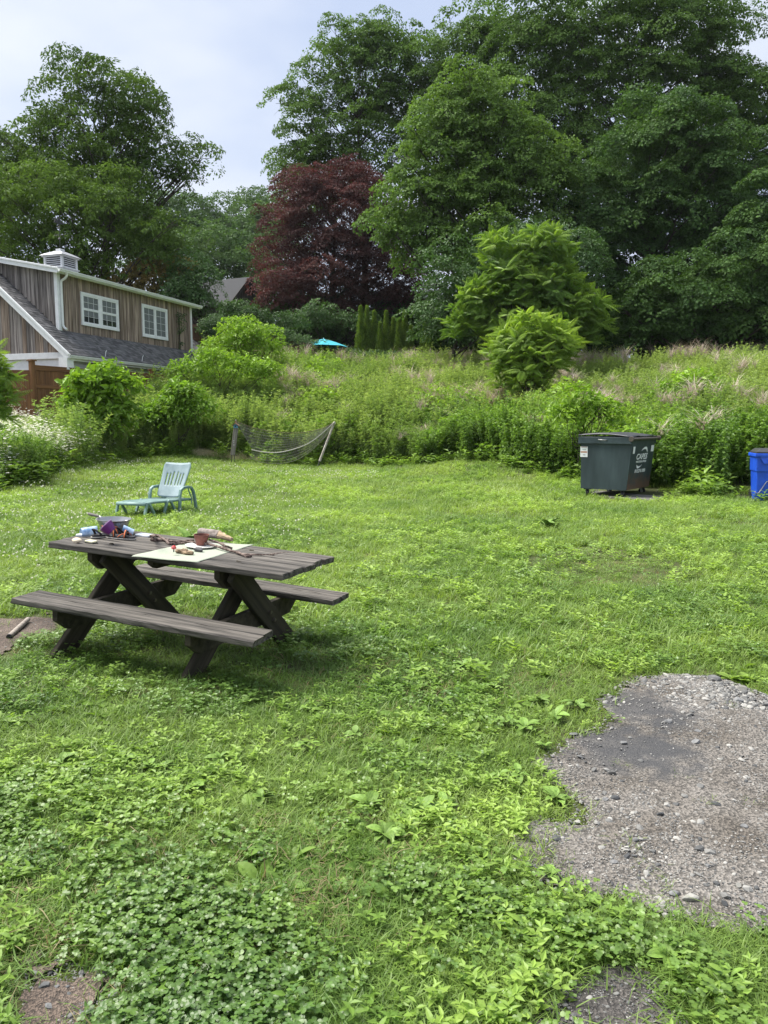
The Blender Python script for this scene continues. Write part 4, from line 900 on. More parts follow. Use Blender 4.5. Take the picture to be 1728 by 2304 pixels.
# sumacs
def sumac(label, D, trunk_px, env_px, fs, n_per, tint, stems):
    b = at(trunk_px, 900, D); base = Vector((b.x, b.y, float(zt(b.x, b.y)))); root = tag(empty('sumac', base), label, 'tree')
    P_, U, T = [], [], []; mb = MB()
    for e in env_px:
        px, py, rx, ry = e[:4]; c = np.array(at(px, py, D+(e[4] if len(e) > 4 else 0))); k = D/FPX; r = np.array([rx*k, rx*k*.85, ry*k])
        n = int(n_per*rx*ry/2500); got = []
        for tr_ in range(n*8):
            d = rvec()*RG.uniform(.25, 1.12)**.6
            if d[2] < -.75 or any(np.linalg.norm((d-o)*r) < .5*fs for o in got): continue
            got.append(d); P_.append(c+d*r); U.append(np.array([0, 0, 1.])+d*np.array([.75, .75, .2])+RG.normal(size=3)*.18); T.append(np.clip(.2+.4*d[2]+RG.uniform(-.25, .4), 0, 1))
            if len(got) >= n: break
    P_ = np.array(P_); U = np.array(U); T = np.array(T); g = P_[:, 2] > zt(P_[:, 0], P_[:, 1])+.2; P_, U, T = P_[g], U[g], T[g]
    sp = [base+Vector((RG.normal()*.35, RG.normal()*.25, -.1)) for _ in range(stems)]; mz = P_[:, 2].max()
    for s_ in sp: mb.tube([s_, s_+Vector((RG.normal()*.3, 0, (mz-base.z)*.4)), s_+Vector((RG.normal()*.6, RG.normal()*.4, (mz-base.z)*.75))], [.055*fs, .04*fs, .022*fs], 6)
    for p in P_[::2]:
        p = Vector(p); s_ = min(sp, key=lambda q: (q-p).length); a = s_+Vector((0, 0, max(.2, (p.z-base.z)*.45))); mb.tube([a, a.lerp(p, .6)+Vector((0, 0, -.15)), p], [.018*fs, .013*fs, .007*fs], 4, cap=False)
    mb.build('trunk', M['bark'], root).matrix_parent_inverse = Matrix.Translation(base).inverted()
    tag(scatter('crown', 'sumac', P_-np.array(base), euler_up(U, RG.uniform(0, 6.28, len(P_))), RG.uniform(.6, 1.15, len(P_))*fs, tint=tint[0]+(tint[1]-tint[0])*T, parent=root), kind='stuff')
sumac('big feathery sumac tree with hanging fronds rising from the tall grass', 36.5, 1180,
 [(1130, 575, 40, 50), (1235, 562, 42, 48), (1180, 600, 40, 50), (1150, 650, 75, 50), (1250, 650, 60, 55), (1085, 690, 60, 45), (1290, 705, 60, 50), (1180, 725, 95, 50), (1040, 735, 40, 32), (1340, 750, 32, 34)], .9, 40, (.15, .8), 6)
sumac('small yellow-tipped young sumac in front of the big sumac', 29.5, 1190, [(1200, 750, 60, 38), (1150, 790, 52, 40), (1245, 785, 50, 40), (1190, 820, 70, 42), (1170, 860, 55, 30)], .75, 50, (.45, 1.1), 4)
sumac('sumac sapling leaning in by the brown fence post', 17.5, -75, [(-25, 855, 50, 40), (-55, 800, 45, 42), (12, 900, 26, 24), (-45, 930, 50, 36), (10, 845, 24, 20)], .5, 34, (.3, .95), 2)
# broad-leaved shrubs
for lb, D, src, e, sr, tn in (('broad-leaved bright green shrub growing against the brown wooden fence', 24.5, 'bigleaf', [(240, 860, 46, 34), (212, 892, 38, 30), (276, 870, 32, 28), (235, 915, 48, 32), (190, 866, 18, 16), (260, 930, 42, 30), (180, 908, 18, 16), (228, 955, 48, 28), (188, 945, 30, 24)], .44, (.2, .9)),
  ('yellow-green shrub mass by the far end of the house', 35, 'shrub', [(560, 765, 60, 34), (520, 790, 55, 34), (600, 790, 45, 34), (545, 745, 45, 25)], .6, (.45, 1)),
  ('yellow-green shrub in front of the lower house roof', 31, 'shrub', [(480, 815, 55, 28), (430, 840, 50, 30), (540, 830, 50, 34), (600, 840, 40, 30)], .55, (.3, .95)),
  ('leafy shrub hugging the roof eave behind the white flowers', 27, 'shrub', [(400, 880, 26, 24), (430, 890, 36, 30), (385, 920, 45, 30), (390, 950, 52, 30), (345, 940, 34, 28), (440, 925, 40, 34)], .45, (.1, .7)),
  ('bright green leafy shrub behind the dumpster', 21.5, 'shrub', [(1310, 905, 52, 42), (1280, 935, 40, 34), (1350, 930, 40, 36)], .42, (.4, 1)),
  ('rounded green shrub in the tall grass beyond the blue bin', 25, 'shrub', [(1560, 875, 58, 36), (1610, 890, 45, 32), (1510, 890, 35, 30)], .5, (.3, .9))):
    tree('shrub', lb, D, e[0][0], e, src, sr, sr*1.35, .27, .03, tn, cat='shrub', nl=14, top=.6, depth=.8, keep=.8)

# ------------------------------------------------------------------ weeds on the bank
def bank(n, qlo, qhi, dlo, dhi, dens=None, seed=1, pw=1.):
    r = np.random.default_rng(seed); q = r.uniform(qlo, qhi, n); b = bound(q)+.55*noise2(q*70, q*0, 1., 5)+.35*noise2(q*210, q*0, 1., 6); y = b+dlo+(np.minimum(dhi, 52-b)-dlo)*r.uniform(0, 1, n)**pw; x = q*y
    k = ~((q < -.235) & (y > np.interp(q, [-.62, -.5, -.457, -.28, -.235], [24, 25.4, 26.6, 31.5, 35])-.3))
    lx, ly = (x-5.13)*.62+(y-16.35)*.785, -(x-5.13)*.785+(y-16.35)*.62; k &= ~((lx > -.75) & (lx < 1.95) & (ly > -.8) & (ly < 1.45)) & (np.hypot(x-8.35, y-16.7) > 1.0)
    if dens is not None: k &= r.uniform(size=n) < dens(x, y, q)
    return x[k], y[k], q[k]
def put(name, key, x, y, label, cat, s0=(.8, 1.2), tint=None, lift=0):
    s_ = RG.uniform(*s0, len(x)); dr_ = np.clip(1+.28*noise2(x, y, .9, 77)+.12*noise2(x, y, 2.6, 78), .5, 1.5); sc_ = np.stack([s_, s_, s_*RG.uniform(.8, 1.2, len(x))*dr_], 1)
    rot = np.stack([RG.normal(0, .13, len(x)), RG.normal(0, .13, len(x)), RG.uniform(0, 6.28, len(x))], 1)
    o = scatter(name, key, np.stack([x, y, zt(x, y)+lift*np.where(lift > 0, np.clip(1+.28*noise2(x, y, .9, 77), .6, 1.4), 1)], 1), rot, sc_, tint=tint); return tag(o, label, cat, kind='stuff')
px_ = lambda q: 864+q*FPX
# goldenrod: from the flowers to the middle of the bank
x, y, q = bank(6500, -.40, .12, 0, 26, lambda x, y, q: np.where(px_(q) < 330, .45, 1)*np.clip(1.15-(y-bound(q))/40, .3, 1), 11, 1.15)
put('tall_weeds', 'weed', x, y, 'upright goldenrod stalks massed on the bank behind the net', 'weeds', (.75, 1.2), np.clip(.25+.4*noise2(x, y, .35, 4)*.8+RG.normal(0, .15, len(x))+.008*(y-25), 0, 1))
x, y, q = bank(8000, -.12, .70, 1.5, 27, lambda x, y, q: np.clip((y-bound(q))/4, 0, 1), 12)
put('feathery_weeds', 'mugwort', x, y, 'pale green feathery mugwort covering the upper bank', 'weeds', (.75, 1.3), np.clip(.55+.35*noise2(x, y, .3, 6)+RG.normal(0, .15, len(x)), 0, 1))
x, y, q = bank(2700, .05, .70, -.1, 3.4, None, 13)
put('leafy_hedge', 'hedge', x, y, 'dense broad-leaved knotweed fringe behind the dumpster and blue bin', 'weeds', (.5, 1.2), np.clip(.35+.3*noise2(x, y, .6, 7)+RG.normal(0, .15, len(x)), 0, 1))
x, y, q = bank(3200, -.66, -.24, -.2, 9, None, 14)
s_ = RG.uniform(.6, 1.1, len(x))*np.interp(q, [-.66, -.42, -.36, -.24], [.85, .8, 1.05, 1.45])*np.clip(1+.25*noise2(x, y, .9, 77), .6, 1.4)
n_ = len(x); tag(scatter('fleabane', 'fleabane', np.stack([x, y, zt(x, y)], 1), np.stack([RG.normal(0, .12, n_), RG.normal(0, .12, n_), RG.uniform(0, 6.28, n_)], 1), s_, tint=np.clip(.7+.3*noise2(x, y, .6, 8)+RG.normal(0, .2, n_), 0, 1)), 'bushy fleabane stems below the brown fence', 'weeds', kind='stuff')
k = (RG.uniform(size=n_) < np.clip(.55+.8*noise2(x, y, 1.6, 21), .05, 1)*np.clip(1.3-(y-bound(q))/7, .25, 1)) & (q < -.27); n_ = int(k.sum())
tag(scatter('fleabane_flowers', 'flowers', np.stack([x[k], y[k], zt(x[k], y[k])+.86*s_[k]], 1), None, RG.uniform(.9, 1.3, n_)), 'small white daisy flowers over the weeds below the brown fence', 'flowers', kind='stuff')
x, y, q = bank(900, -.44, -.2, -.1, 5.5, lambda x, y, q: np.clip((q+.44)/.06, .25, 1), 97)
put('tall_weeds', 'weed', x, y, 'upright weed stalks in front of the broad-leaved shrubs by the fence', 'weeds', (.75, 1.25), np.clip(.45+.3*noise2(x, y, .6, 98)+RG.normal(0, .18, len(x)), 0, 1))
# rough shrubby growth filling between the shrubs beside the house
x, y, q = bank(1500, -.30, -.06, 2.5, 16, lambda x, y, q: np.clip(.5+.8*noise2(x, y, .8, 91), 0, 1), 92)
n_ = len(x); hh = RG.uniform(.2, 1.0, n_)*np.clip(1.35+.5*noise2(x, y, .8, 91), .5, 2.1)
tag(scatter('shrubby_growth', 'shrub', np.stack([x, y, zt(x, y)+hh], 1), euler_up(np.stack([RG.normal(0, .4, n_), RG.normal(-.3, .4, n_), np.ones(n_)], 1), RG.uniform(0, 6.28, n_)), RG.uniform(.8, 1.4, n_), tint=np.clip(.35+.3*hh+RG.normal(0, .15, n_), 0, 1)), 'rough leafy growth filling in between the yellow-green shrubs', 'shrubs', kind='stuff')
x, y, q = bank(1100, -.62, -.42, -.2, 5, None, 25)
put('leafy_hedge', 'hedge', x, y, 'broad-leaved weeds at the foot of the white flowers', 'weeds', (.45, .7), None)
x, y, q = bank(2600, -.16, .70, .0, 5, lambda x, y, q: np.clip(.35+.8*noise2(x, y, 1.1, 95), 0, 1), 96)
n_ = len(x); hh = RG.uniform(.25, 1.05, n_)*np.clip(1.1+.35*noise2(x, y, 1.1, 95), .5, 1.6)
tag(scatter('shrubby_growth', 'shrub', np.stack([x, y, zt(x, y)+hh], 1), euler_up(np.stack([RG.normal(0, .5, n_), RG.normal(-.5, .4, n_), np.ones(n_)], 1), RG.uniform(0, 6.28, n_)), RG.uniform(.55, 1.0, n_), tint=np.clip(.15+.35*hh+RG.normal(0, .2, n_), 0, 1)), 'loose leafy sprays breaking up the fringe behind the dumpster', 'shrubs', kind='stuff')
x, y, q = bank(900, -.62, .70, -.75, .5, None, 99)
put('low_weeds', 'lweed', x, y, 'ragged low weeds creeping out of the bank onto the lawn', 'weeds', (1.5, 3.2), np.clip(.3+RG.normal(0, .2, len(x)), 0, 1))
# dry plumes
x, y, q = bank(5200, -.2, .70, .2, 25, lambda x, y, q: np.clip(.08+.9*noise2(x, y, 1.5, 31), 0, .95)*np.clip((y-bound(q))/5, .4, 1)*np.where(q > .3, .38, .85), 16)
put('dry_grass', 'dry', x, y, 'tan dry grass plumes standing out of the bank weeds', 'dry grass', (.7, 1.3), None, 1.0)
# ------------------------------------------------------------------ lawn
def lawn_pts(n, y0, y1, seed, pw=1.0, margin=.64):
    r = np.random.default_rng(seed); u = r.uniform(0, 1, n); y = np.sqrt(y0*y0+(y1*y1-y0*y0)*u) if pw == 1 else y0*(y1/y0)**u
    q = r.uniform(-margin, margin, n); x = q*(y+.6); k = y < bound(q)+.4; return x[k], y[k]
PLANTS = []
PLANTS.append((1252, 1815, 100, 10, 'dark broadleaf plantain jutting onto the gravel edge with seed stalks'))
for px, py, s_, n in ((1300, 1600, 90, 9), (1250, 1625, 95, 9), (1180, 1650, 90, 9), (1140, 1640, 80, 8), (1215, 1590, 70, 8), (1165, 1760, 80, 8), (1120, 1760, 70, 8), (1225, 1690, 70, 8)):
    PLANTS.append((px, py, s_, n, 'light green plantain in the cluster along the gravel edge', 'plantains along the gravel edge'))
for px, py, s_, n in ((950, 1840, 120, 9), (1000, 1835, 100, 9), (830, 1830, 110, 9), (865, 1895, 120, 9), (800, 1870, 100, 8), (920, 1860, 90, 8)):
    PLANTS.append((px, py, s_, n, 'large-leaved plantain in the clump in mid lawn', 'plantains in the mid-lawn clump'))
for px, py, s_, n in ((200, 1740, 90, 8), (140, 1735, 90, 8), (280, 1725, 70, 7), (340, 1740, 85, 8), (495, 1720, 80, 8), (590, 1810, 80, 8), (440, 1790, 80, 8), (370, 1740, 70, 7), (210, 1860, 80, 8)):
    PLANTS.append((px, py, s_, n, 'plantain rosette in the shorter grass below the picnic table', 'plantains below the picnic table'))
for px, py, s_, n in ((760, 2220, 90, 7), (620, 2200, 80, 6), (1500, 2170, 110, 8), (1640, 2230, 110, 8), (1180, 2200, 100, 8), (1330, 2060, 80, 8), (1240, 1990, 90, 8), (1010, 2080, 80, 7), (520, 2270, 90, 6), (330, 1990, 70, 7)):
    PLANTS.append((px, py, s_, n, 'plantain rosette in the foreground grass', 'plantains in the foreground'))
for px, py, s_, n in ((470, 1560, 55, 7), (560, 1590, 60, 7), (700, 1610, 60, 7), (890, 1555, 60, 7), (930, 1520, 60, 7), (1040, 1510, 70, 8), (1000, 1590, 60, 7), (1110, 1560, 60, 7), (690, 1690, 70, 8), (800, 1665, 60, 7)):
    PLANTS.append((px, py, s_, n, 'small plantain rosette in the lawn beside the picnic table', 'plantains beside the picnic table'))
CIRC = []
for _a in PLANTS:
    _p = pick(_a[0], _a[1]); CIRC.append((_p.x, _p.y, _a[2]*_p.y/FPX*.30))
PADG = topoly([(1322, 1100), (1345, 1119), (1400, 1127), (1470, 1131), (1516, 1118), (1490, 1098)])
def grow(p, k=.09):
    c = np.mean(p, 0); return [tuple(c+(np.array(q)-c)*(1+k/max(.15, np.linalg.norm(np.array(q)-c)))) for q in p]
DIRTG = [grow(p, .09 if k_ != 3 else .02) for k_, p in enumerate(DIRT)]; GRAVELG = grow(GRAVEL, .05)
def bare(x, y, soft=.05):
    j = RG.normal(0, soft, x.shape); j2 = RG.normal(0, soft, x.shape); b = inpoly(x+j, y+j2, GRAVELG)
    for p in DIRTG: b |= inpoly(x+j*.8, y+j2*.8, p)
    b |= inpoly(x, y, PADG)
    for cx, cy, r_ in CIRC: b |= (x-cx)**2+(y-cy)**2 < r_*r_
    return b
def lay(name, key, x, y, label, cat, s0, tint, kd='stuff', tilt=.12, lift=0, force=False):
    if not force:
        k = ~bare(x, y); x, y = x[k], y[k]; tint = tint[k] if tint is not None else None
        s0 = s0[k] if hasattr(s0, 'shape') else s0
    s_ = s0 if hasattr(s0, 'shape') else RG.uniform(*s0, len(x)); n = len(x)
    rot = np.stack([RG.normal(0, tilt, n), RG.normal(0, tilt, n), RG.uniform(0, 6.28, n)], 1)
    return tag(scatter(name, key, np.stack([x, y, zt(x, y)+lift], 1), rot, s_, tint=tint), label, cat, kind=kd)
def near_table(x, y, m=.35):
    dx, dy = x-TX, y-TY; s_ = dx*math.cos(TYAW)+dy*math.sin(TYAW); t = -dx*math.sin(TYAW)+dy*math.cos(TYAW); return (np.abs(s_) < 1.0+m) & (t > -1.0-m) & (t < .8)
TX, TY, TYAW, TSL = -1.364, 5.229, -.383, .051
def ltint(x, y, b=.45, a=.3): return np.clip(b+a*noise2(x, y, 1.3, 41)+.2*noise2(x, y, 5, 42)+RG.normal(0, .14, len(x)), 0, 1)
x, y = lawn_pts(21000, 1.5, 9, 51, 2); lay('grass', 'tuft', x, y, 'short green grass blades of the near lawn', 'grass', (.7, 1.3), ltint(x, y, .22))  # darker tint: the foreground's shade is put into the near grass colour
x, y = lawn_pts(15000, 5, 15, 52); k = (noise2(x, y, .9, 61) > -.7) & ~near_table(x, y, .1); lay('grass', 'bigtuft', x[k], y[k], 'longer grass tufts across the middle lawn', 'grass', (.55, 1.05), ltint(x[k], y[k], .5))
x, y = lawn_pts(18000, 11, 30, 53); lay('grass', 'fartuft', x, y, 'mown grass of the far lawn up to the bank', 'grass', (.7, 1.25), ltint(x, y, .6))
x, y = lawn_pts(9000, 1.5, 7, 54, 2); cm = .6*noise2(x, y, 3.1, 62)+.45*noise2(x, y, 8, 162)+1.3*np.exp(-((x+.6)/.5)**2-((y-2.2)/.36)**2); k = cm+RG.normal(0, .4, len(x)) > .75
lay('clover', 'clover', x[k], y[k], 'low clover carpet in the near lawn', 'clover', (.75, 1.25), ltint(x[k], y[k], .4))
x, y = lawn_pts(4200, 5, 13, 55); k = noise2(x, y, 2.3, 63)+RG.normal(0, .6, len(x)) > .5; lay('clover', 'clover', x[k], y[k], 'clover patches in the middle lawn', 'clover', (1.0, 1.5), ltint(x[k], y[k], .5))
x, y = lawn_pts(14000, 4.5, 24, 56); lw = noise2(x, y, 1.6, 64)+.8*np.exp(-((x-.6)/2.6)**2-((y-9)/3)**2); k = (lw+RG.normal(0, .45, len(x)) > .25) & ~near_table(x, y)
lay('low_weeds', 'lweed', x[k], y[k], 'yellow-green leafy weeds spreading over the middle lawn', 'weeds', (.5, 1.0), ltint(x[k], y[k], .6))
x, y = lawn_pts(6500, 1.5, 6.5, 57, 2); k = noise2(x, y, 3.0, 65)+RG.normal(0, .5, len(x)) > .3; lay('low_weeds', 'lweed', x[k], y[k], 'small leafy weeds among the near grass', 'weeds', (.3, .6), ltint(x[k], y[k], .32))  # tint lowered as well, foreground shade painted into the leaves
x, y = lawn_pts(2400, 1.5, 8, 58, 2); k = noise2(x, y, 2.4, 66)+RG.normal(0, .3, len(x)) > .5; lay('plantain', 'plantain', x[k], y[k], 'small plantain rosettes dotted through the lawn', 'plantain', (.35, .65), ltint(x[k], y[k], .4))
x, y = lawn_pts(4200, 1.5, 10, 59, 2); k = noise2(x, y, 2.9, 67)+RG.normal(0, .3, len(x)) > .5; lay('dead_grass', 'deadtuft', x[k], y[k], 'straw-coloured dead blades between the green grass', 'grass', (.8, 1.3), None)
x, y = lawn_pts(950, 6, 24, 60); k = (noise2(x, y, .5, 68)-.35*x-.2 > .1); lay('clover_flowers', 'heads', x[k], y[k], 'white clover heads speckling the lawn around the lounge chair', 'flowers', (.8, 1.3), None)
# sparse sprigs on the bare ground
x, y = lawn_pts(900, 1.6, 7, 71, 2); k = bare(x, y, 0) & (noise2(x, y, 5, 72) > .5); lay('grass', 'tuft', x[k], y[k], 'thin grass sprigs growing through the bare soil and gravel', 'grass', (.5, .9), ltint(x[k], y[k], .5), force=True)
# cut straw below the net
x = RG.normal(0, 1, 900); a0, a1 = pick(440, 1020), pick(690, 1036); t = RG.uniform(0, 1, 900); X = a0.x+(a1.x-a0.x)*t+x*.1; Y = a0.y+(a1.y-a0.y)*t+RG.normal(0, .2, 900)
lay('straw', 'straw', X, Y, 'pale cut straw lying along the foot of the weeds below the net', 'straw', (.9, 1.5), RG.uniform(.8, 1, 900), tilt=.5, force=True)
# plantains one can pick out, each with its leaves
_pl = []
def plantain_leaf(i):
    q = Leaves(); q.leaf([0, 0, 0], [1, 0, 0], [0, 0, 1], 1, .56, .10+.04*i, .18+.12*i, .5, OVAL, stem=.35); return q.mesh('leaf', M['plantain_big'])
M['plantain_big'] = pm('plantain_leaf_big', (.09, .18, .03), .5, .25, 3.5, c2=(.20, .32, .06), spec=.25, rnd=.22, stretch=(1.2, 9, 1), bump=.25)
_pl = [plantain_leaf(i) for i in range(3)]
def plantain(px, py, size, n, label, group=None):
    p = pick(px, py); root = tag(empty('broadleaf_plantain', p, (0, 0, RG.uniform(0, 6.28))), label, 'plant', group); s_ = size*p.y/FPX/2*.8; root.location.z += .018
    for k in range(n+2):
        o = bpy.data.objects.new('leaf', _pl[k % 3]); COL.objects.link(o); o.parent = root; l_ = s_*RG.uniform(.5, 1.2)
        el = RG.uniform(.1, .85); o.rotation_euler = Euler((RG.normal()*.2, -el, k*2.4+RG.uniform(-.3, .3)), 'XYZ'); o.scale = (l_, l_*RG.uniform(.85, 1.15), l_); o.location = (0, 0, .005)
for _a in PLANTS: plantain(*_a)
def dock(px, py, hpx, wpx, label):
    p = pick(px, py); root = tag(empty('dock_plant', p), label, 'plant'); k = p.y/FPX
    for i in range(11):
        o = bpy.data.objects.new('leaf', _pl[i % 3]); COL.objects.link(o); o.parent = root; a = i*2.4; el = RG.uniform(.35, 1.2); l_ = math.hypot(hpx, wpx)*k*.6*RG.uniform(.7, 1.1)
        o.rotation_euler = Euler((RG.normal()*.3, -el, a), 'XYZ'); o.scale = (l_, l_*.7, l_)
dock(425, 1235, 60, 70, 'big-leaved dock plant growing behind the picnic table')
dock(1230, 1190, 40, 60, 'dock plant with long leaves in the open lawn')
# ------------------------------------------------------------------ picnic table
M['tabletop'] = _wood('weathered_table_board', (.016, .014, .0125), (.165, .148, .13), 34, .8, .25, .36, .68, .8)
M['tableleg'] = _wood('mossy_table_leg', (.015, .0125, .008), (.075, .063, .04), 22, .9, .2, .3, .75, .5)
M['bolt'] = pm('rusty_bolt', (.12, .10, .085), .5, .3, 40, metal=.6)
tz = 0.0
TMx = Matrix.Translation((TX, TY, tz)) @ Matrix.Rotation(TYAW, 4, 'Z') @ Matrix.Rotation(TSL, 4, 'Y')
table = empty('picnic_table'); table.matrix_world = TMx; tag(table, 'weathered grey wooden picnic table with attached benches and crossed legs', 'picnic table')
TL, TW, TH, TT = 1.837, .706, .75, .04
TI = TMx.inverted(); TN = np.array(TMx.to_3x3() @ Vector((0, 0, 1)))
def tp(px, py, h=0.): p = TI @ onplane(px, py, np.array(TMx @ Vector((0, 0, TH+h))), TN); return Vector((p.x, p.y, TH+h))
for k in range(5):
    yy = -TW/2+(k+.5)*TW/5; plank('tabletop_plank', (-TL/2+random.uniform(-.012, .008), yy, TH-TT/2+random.uniform(-.002, .002)), (TL/2+random.uniform(-.015, .012), yy, TH-TT/2), (0, 1, 0), TW/5-.007, TT, M['tabletop'], table, .0028, 26)
BZ, BI, BW, BL = .424, .412, .263, 1.822
for s_ in (-1, 1):
    for k in range(2):
        yy = s_*(BI+BW*(k+.5)/2); plank('bench_plank', (-BL/2+random.uniform(-.01, .01), yy, BZ-.02), (BL/2+random.uniform(-.012, .012), yy, BZ-.02+random.uniform(-.002, .002)), (0, 1, 0), BW/2-.006, .04, M['tabletop'], table, .0028, 26)
def chamfer_beam(name, x, y0, y1, z1, h, th, cut):
    z0 = z1-h; mb = MB().prism([(x-th/2, y0, z1), (x-th/2, y1, z1), (x-th/2, y1, z1-h*.45), (x-th/2, y1-cut, z0), (x-th/2, y0+cut, z0), (x-th/2, y0, z1-h*.45)], (th, 0, 0))
    o = mb.build(name, M['tableleg'], table, bevel=.003); return o
for fxx in (-.60, .42):
    chamfer_beam('tabletop_cleat', fxx-.0, -.30, .30, TH-TT, .135, .042, .09)
    chamfer_beam('bench_support', fxx+.043, -BI-BW+.02, BI+BW-.02, BZ-.042, .14, .042, .10)
    for s_ in (-1, 1):
        foot = Vector((fxx-.044*(1 if s_ > 0 else -1)+.0, s_*.63, -.07)); topp = Vector((foot.x, -s_*.235, TH-TT-.01))
        if s_ < 0: foot.x = topp.x = fxx-.0435
        else: foot.x = topp.x = fxx+.0865
        plank('leg', foot, topp, (0, (topp-foot).z, -(topp-foot).y), .158, .041, M['tableleg'], table, .0025, 12)
        for t in (.44, .53): p = foot.lerp(topp, t); MB().lathe([(0, .012), (.013, .01), (.014, 0), (.014, -.03)], 10, (0, 0, 0)).build('bolt', M['bolt'], table, smooth=40).matrix_basis = Matrix.Translation(p+Vector((.024, .02*(t > .5), 0))) @ Matrix.Rotation(math.pi/2, 4, 'Y')
chamfer_beam('tabletop_cleat', -.09, -.31, .31, TH-TT, .06, .042, .05)

# ------------------------------------------------------------------ things on the table
ROTT = TMx.to_euler()
def tthing(name, px, py, label, cat, h=0., yaw=0., group=None):
    p = tp(px, py, h); o = empty(name); o.matrix_world = TMx @ Matrix.Translation(p) @ Matrix.Rotation(yaw, 4, 'Z'); return tag(o, label, cat, group)
def place(o, px, py, label, cat, h=0., yaw=0., group=None):
    p = tp(px, py, h); o.matrix_world = TMx @ Matrix.Translation(p) @ Matrix.Rotation(yaw, 4, 'Z'); return tag(o, label, cat, group)
KPX = lambda px, py: 1/ (FPX/ (TMx @ tp(px, py)).y)       # metres per photograph pixel there
M['steel'] = pm('dull_steel', (.42, .42, .43), .38, .15, 8, metal=.9)
M['oldwood'] = _wood('grey_handle_wood', (.10, .09, .085), (.2, .19, .18), 40, .8, .1, .3, .7, .3)
pan = tthing('metal_strainer', 256, 1200, 'dull steel bowl-shaped strainer with a long grey handle, holding a purple bowl', 'strainer')
br = .120
prof = [(.0, 0), (.055, .002), (.08, .02), (.1, .055), (.112, .088), (br, .105), (br+.006, .106), (br+.006, .11), (br-.003, .11), (.109, .09), (.096, .056), (.076, .024), (.05, .006), (0, .004)]
MB().lathe(prof, 40).build('bowl', M['steel'], pan, smooth=60)
hd = Vector((-1.0, .12, 0)).normalized()
MB().tube([hd*(br-.002)+Vector((0, 0, .106)), hd*(br+.03)+Vector((0, 0, .110)), hd*(br+.05)+Vector((0, 0, .112))], [.008, .006, .006], 8).build('bracket', M['steel'], pan, smooth=1)
MB().tube([hd*(br+.035)+Vector((0, 0, .111)), hd*(br+.09)+Vector((0, 0, .114)), hd*(br+.145)+Vector((0, 0, .118)), hd*(br+.155)+Vector((0, 0, .119))], [.009, .011, .012, .006], 10).build('handle', M['oldwood'], pan, smooth=50)
MB().tube([-hd*(br-.002)+Vector((0, 0, .106)), -hd*(br+.014)+Vector((0, .01, .112)), -hd*(br+.006)+Vector((0, .02, .107))], .004, 6).build('hook', M['steel'], pan)
M['purple'] = pm('purple_plastic', (.13, .015, .16), .35, .1, 5, spec=.5); M['pink'] = pm('pale_purple_rim', (.42, .22, .45), .35, .1, 5)
pb = tthing('purple_bowl', 256, 1200, 'small purple plastic bowl tipped on its side inside the strainer', 'bowl', h=.078); mt = Matrix.Translation((-.015, 0, .012)) @ Matrix.Rotation(-.75, 4, 'Y') @ Matrix.Rotation(.35, 4, 'X')
c1 = MB().lathe([(0, 0), (.032, 0), (.045, .03), (.052, .062), (.049, .062), (.042, .03), (.03, .004), (0, .004)], 30).build('bowl_body', M['purple'], pb, smooth=60); c1.matrix_basis = mt
c2 = MB().lathe([(.051, .058), (.0545, .06), (.0545, .064), (.051, .065), (.048, .062)], 30).build('rim', M['pink'], pb, smooth=60); c2.matrix_basis = mt
# pale stone and sponge
def blob(name, size, seed, mat, sub=3, cuts=10):
    r = np.random.default_rng(seed); bm = bmesh.new(); bmesh.ops.create_icosphere(bm, subdivisions=sub, radius=1); f = [r.normal(size=3) for _ in range(cuts)]; f = [a/np.linalg.norm(a) for a in f]; c = [r.uniform(.5, .85) for _ in f]
    for v in bm.verts:
        q = np.array(v.co)
        for a, b in zip(f, c):
            t = q@a
            if t > b: q = q-a*(t-b)
        v.co = Vector(q*np.array(size))
    me = bpy.data.meshes.new(name); bm.to_mesh(me); bm.free(); me.materials.append(mat); o = bpy.data.objects.new(name, me); COL.objects.link(o)
    for p in me.polygons: p.use_smooth = True
    return o
M['cream'] = pm('cream_stone', (.62, .52, .38), .8, .1, 30, c2=(.70, .61, .47), bump=.3)
place(blob('cream_stone', (.04, .026, .023), 5, M['cream']), 173, 1217, 'rounded cream-coloured stone at the table end', 'stone', .014, .2)
M['sponge'] = pm('cream_tile', (.68, .66, .46), .75, .08, 60, bump=.4); M['spongeb'] = pm('dark_backing', (.05, .055, .045), .9, .3, 50, bump=.5)
sp = tthing('scouring_sponge', 205, 1222, 'pale yellow sponge with a dark scouring underside', 'sponge', yaw=-.1)
MB().box((0, 0, .013), (.076, .046, .012)).build('foam', M['sponge'], sp, bevel=.003); MB().box((0, 0, .0045), (.077, .047, .007)).build('scourer', M['spongeb'], sp, bevel=.002)
# blue and white shoe, blue cup, plate
M['blue'] = pm('light_blue_plastic', (.22, .40, .70), .4, .35, 14, c2=(.50, .64, .82), lo=.4, hi=.6, spec=.5); M['plastic'] = pm('white_plastic', (.70, .74, .78), .45, .05, 8, spec=.5)
sl_ = tthing('slide_sandal', 200, 1206, 'light blue and white slip-on sandal lying open end forward', 'sandal', yaw=-.35)
out_ = [(.10*math.cos(a)*(1 if math.cos(a) > 0 else .9), .038*math.sin(a)*(1+.15*math.cos(a))) for a in [2*math.pi*i/28 for i in range(28)]]
rot90 = Matrix.Rotation(math.radians(75), 4, 'Z')
s1 = MB().prism([(x, y, 0) for x, y in out_], (0, 0, .018)).build('sole', M['plastic'], sl_, bevel=.005); s1.matrix_basis = rot90
vs = []; nA, nB = 14, 6
for i in range(nB):
    x = -.055+.11*i/(nB-1)
    for j in range(nA):
        a = math.pi*j/(nA-1); vs.append((x, -.042*math.cos(a), .01+(.05+.012*i/(nB-1))*math.sin(a)))
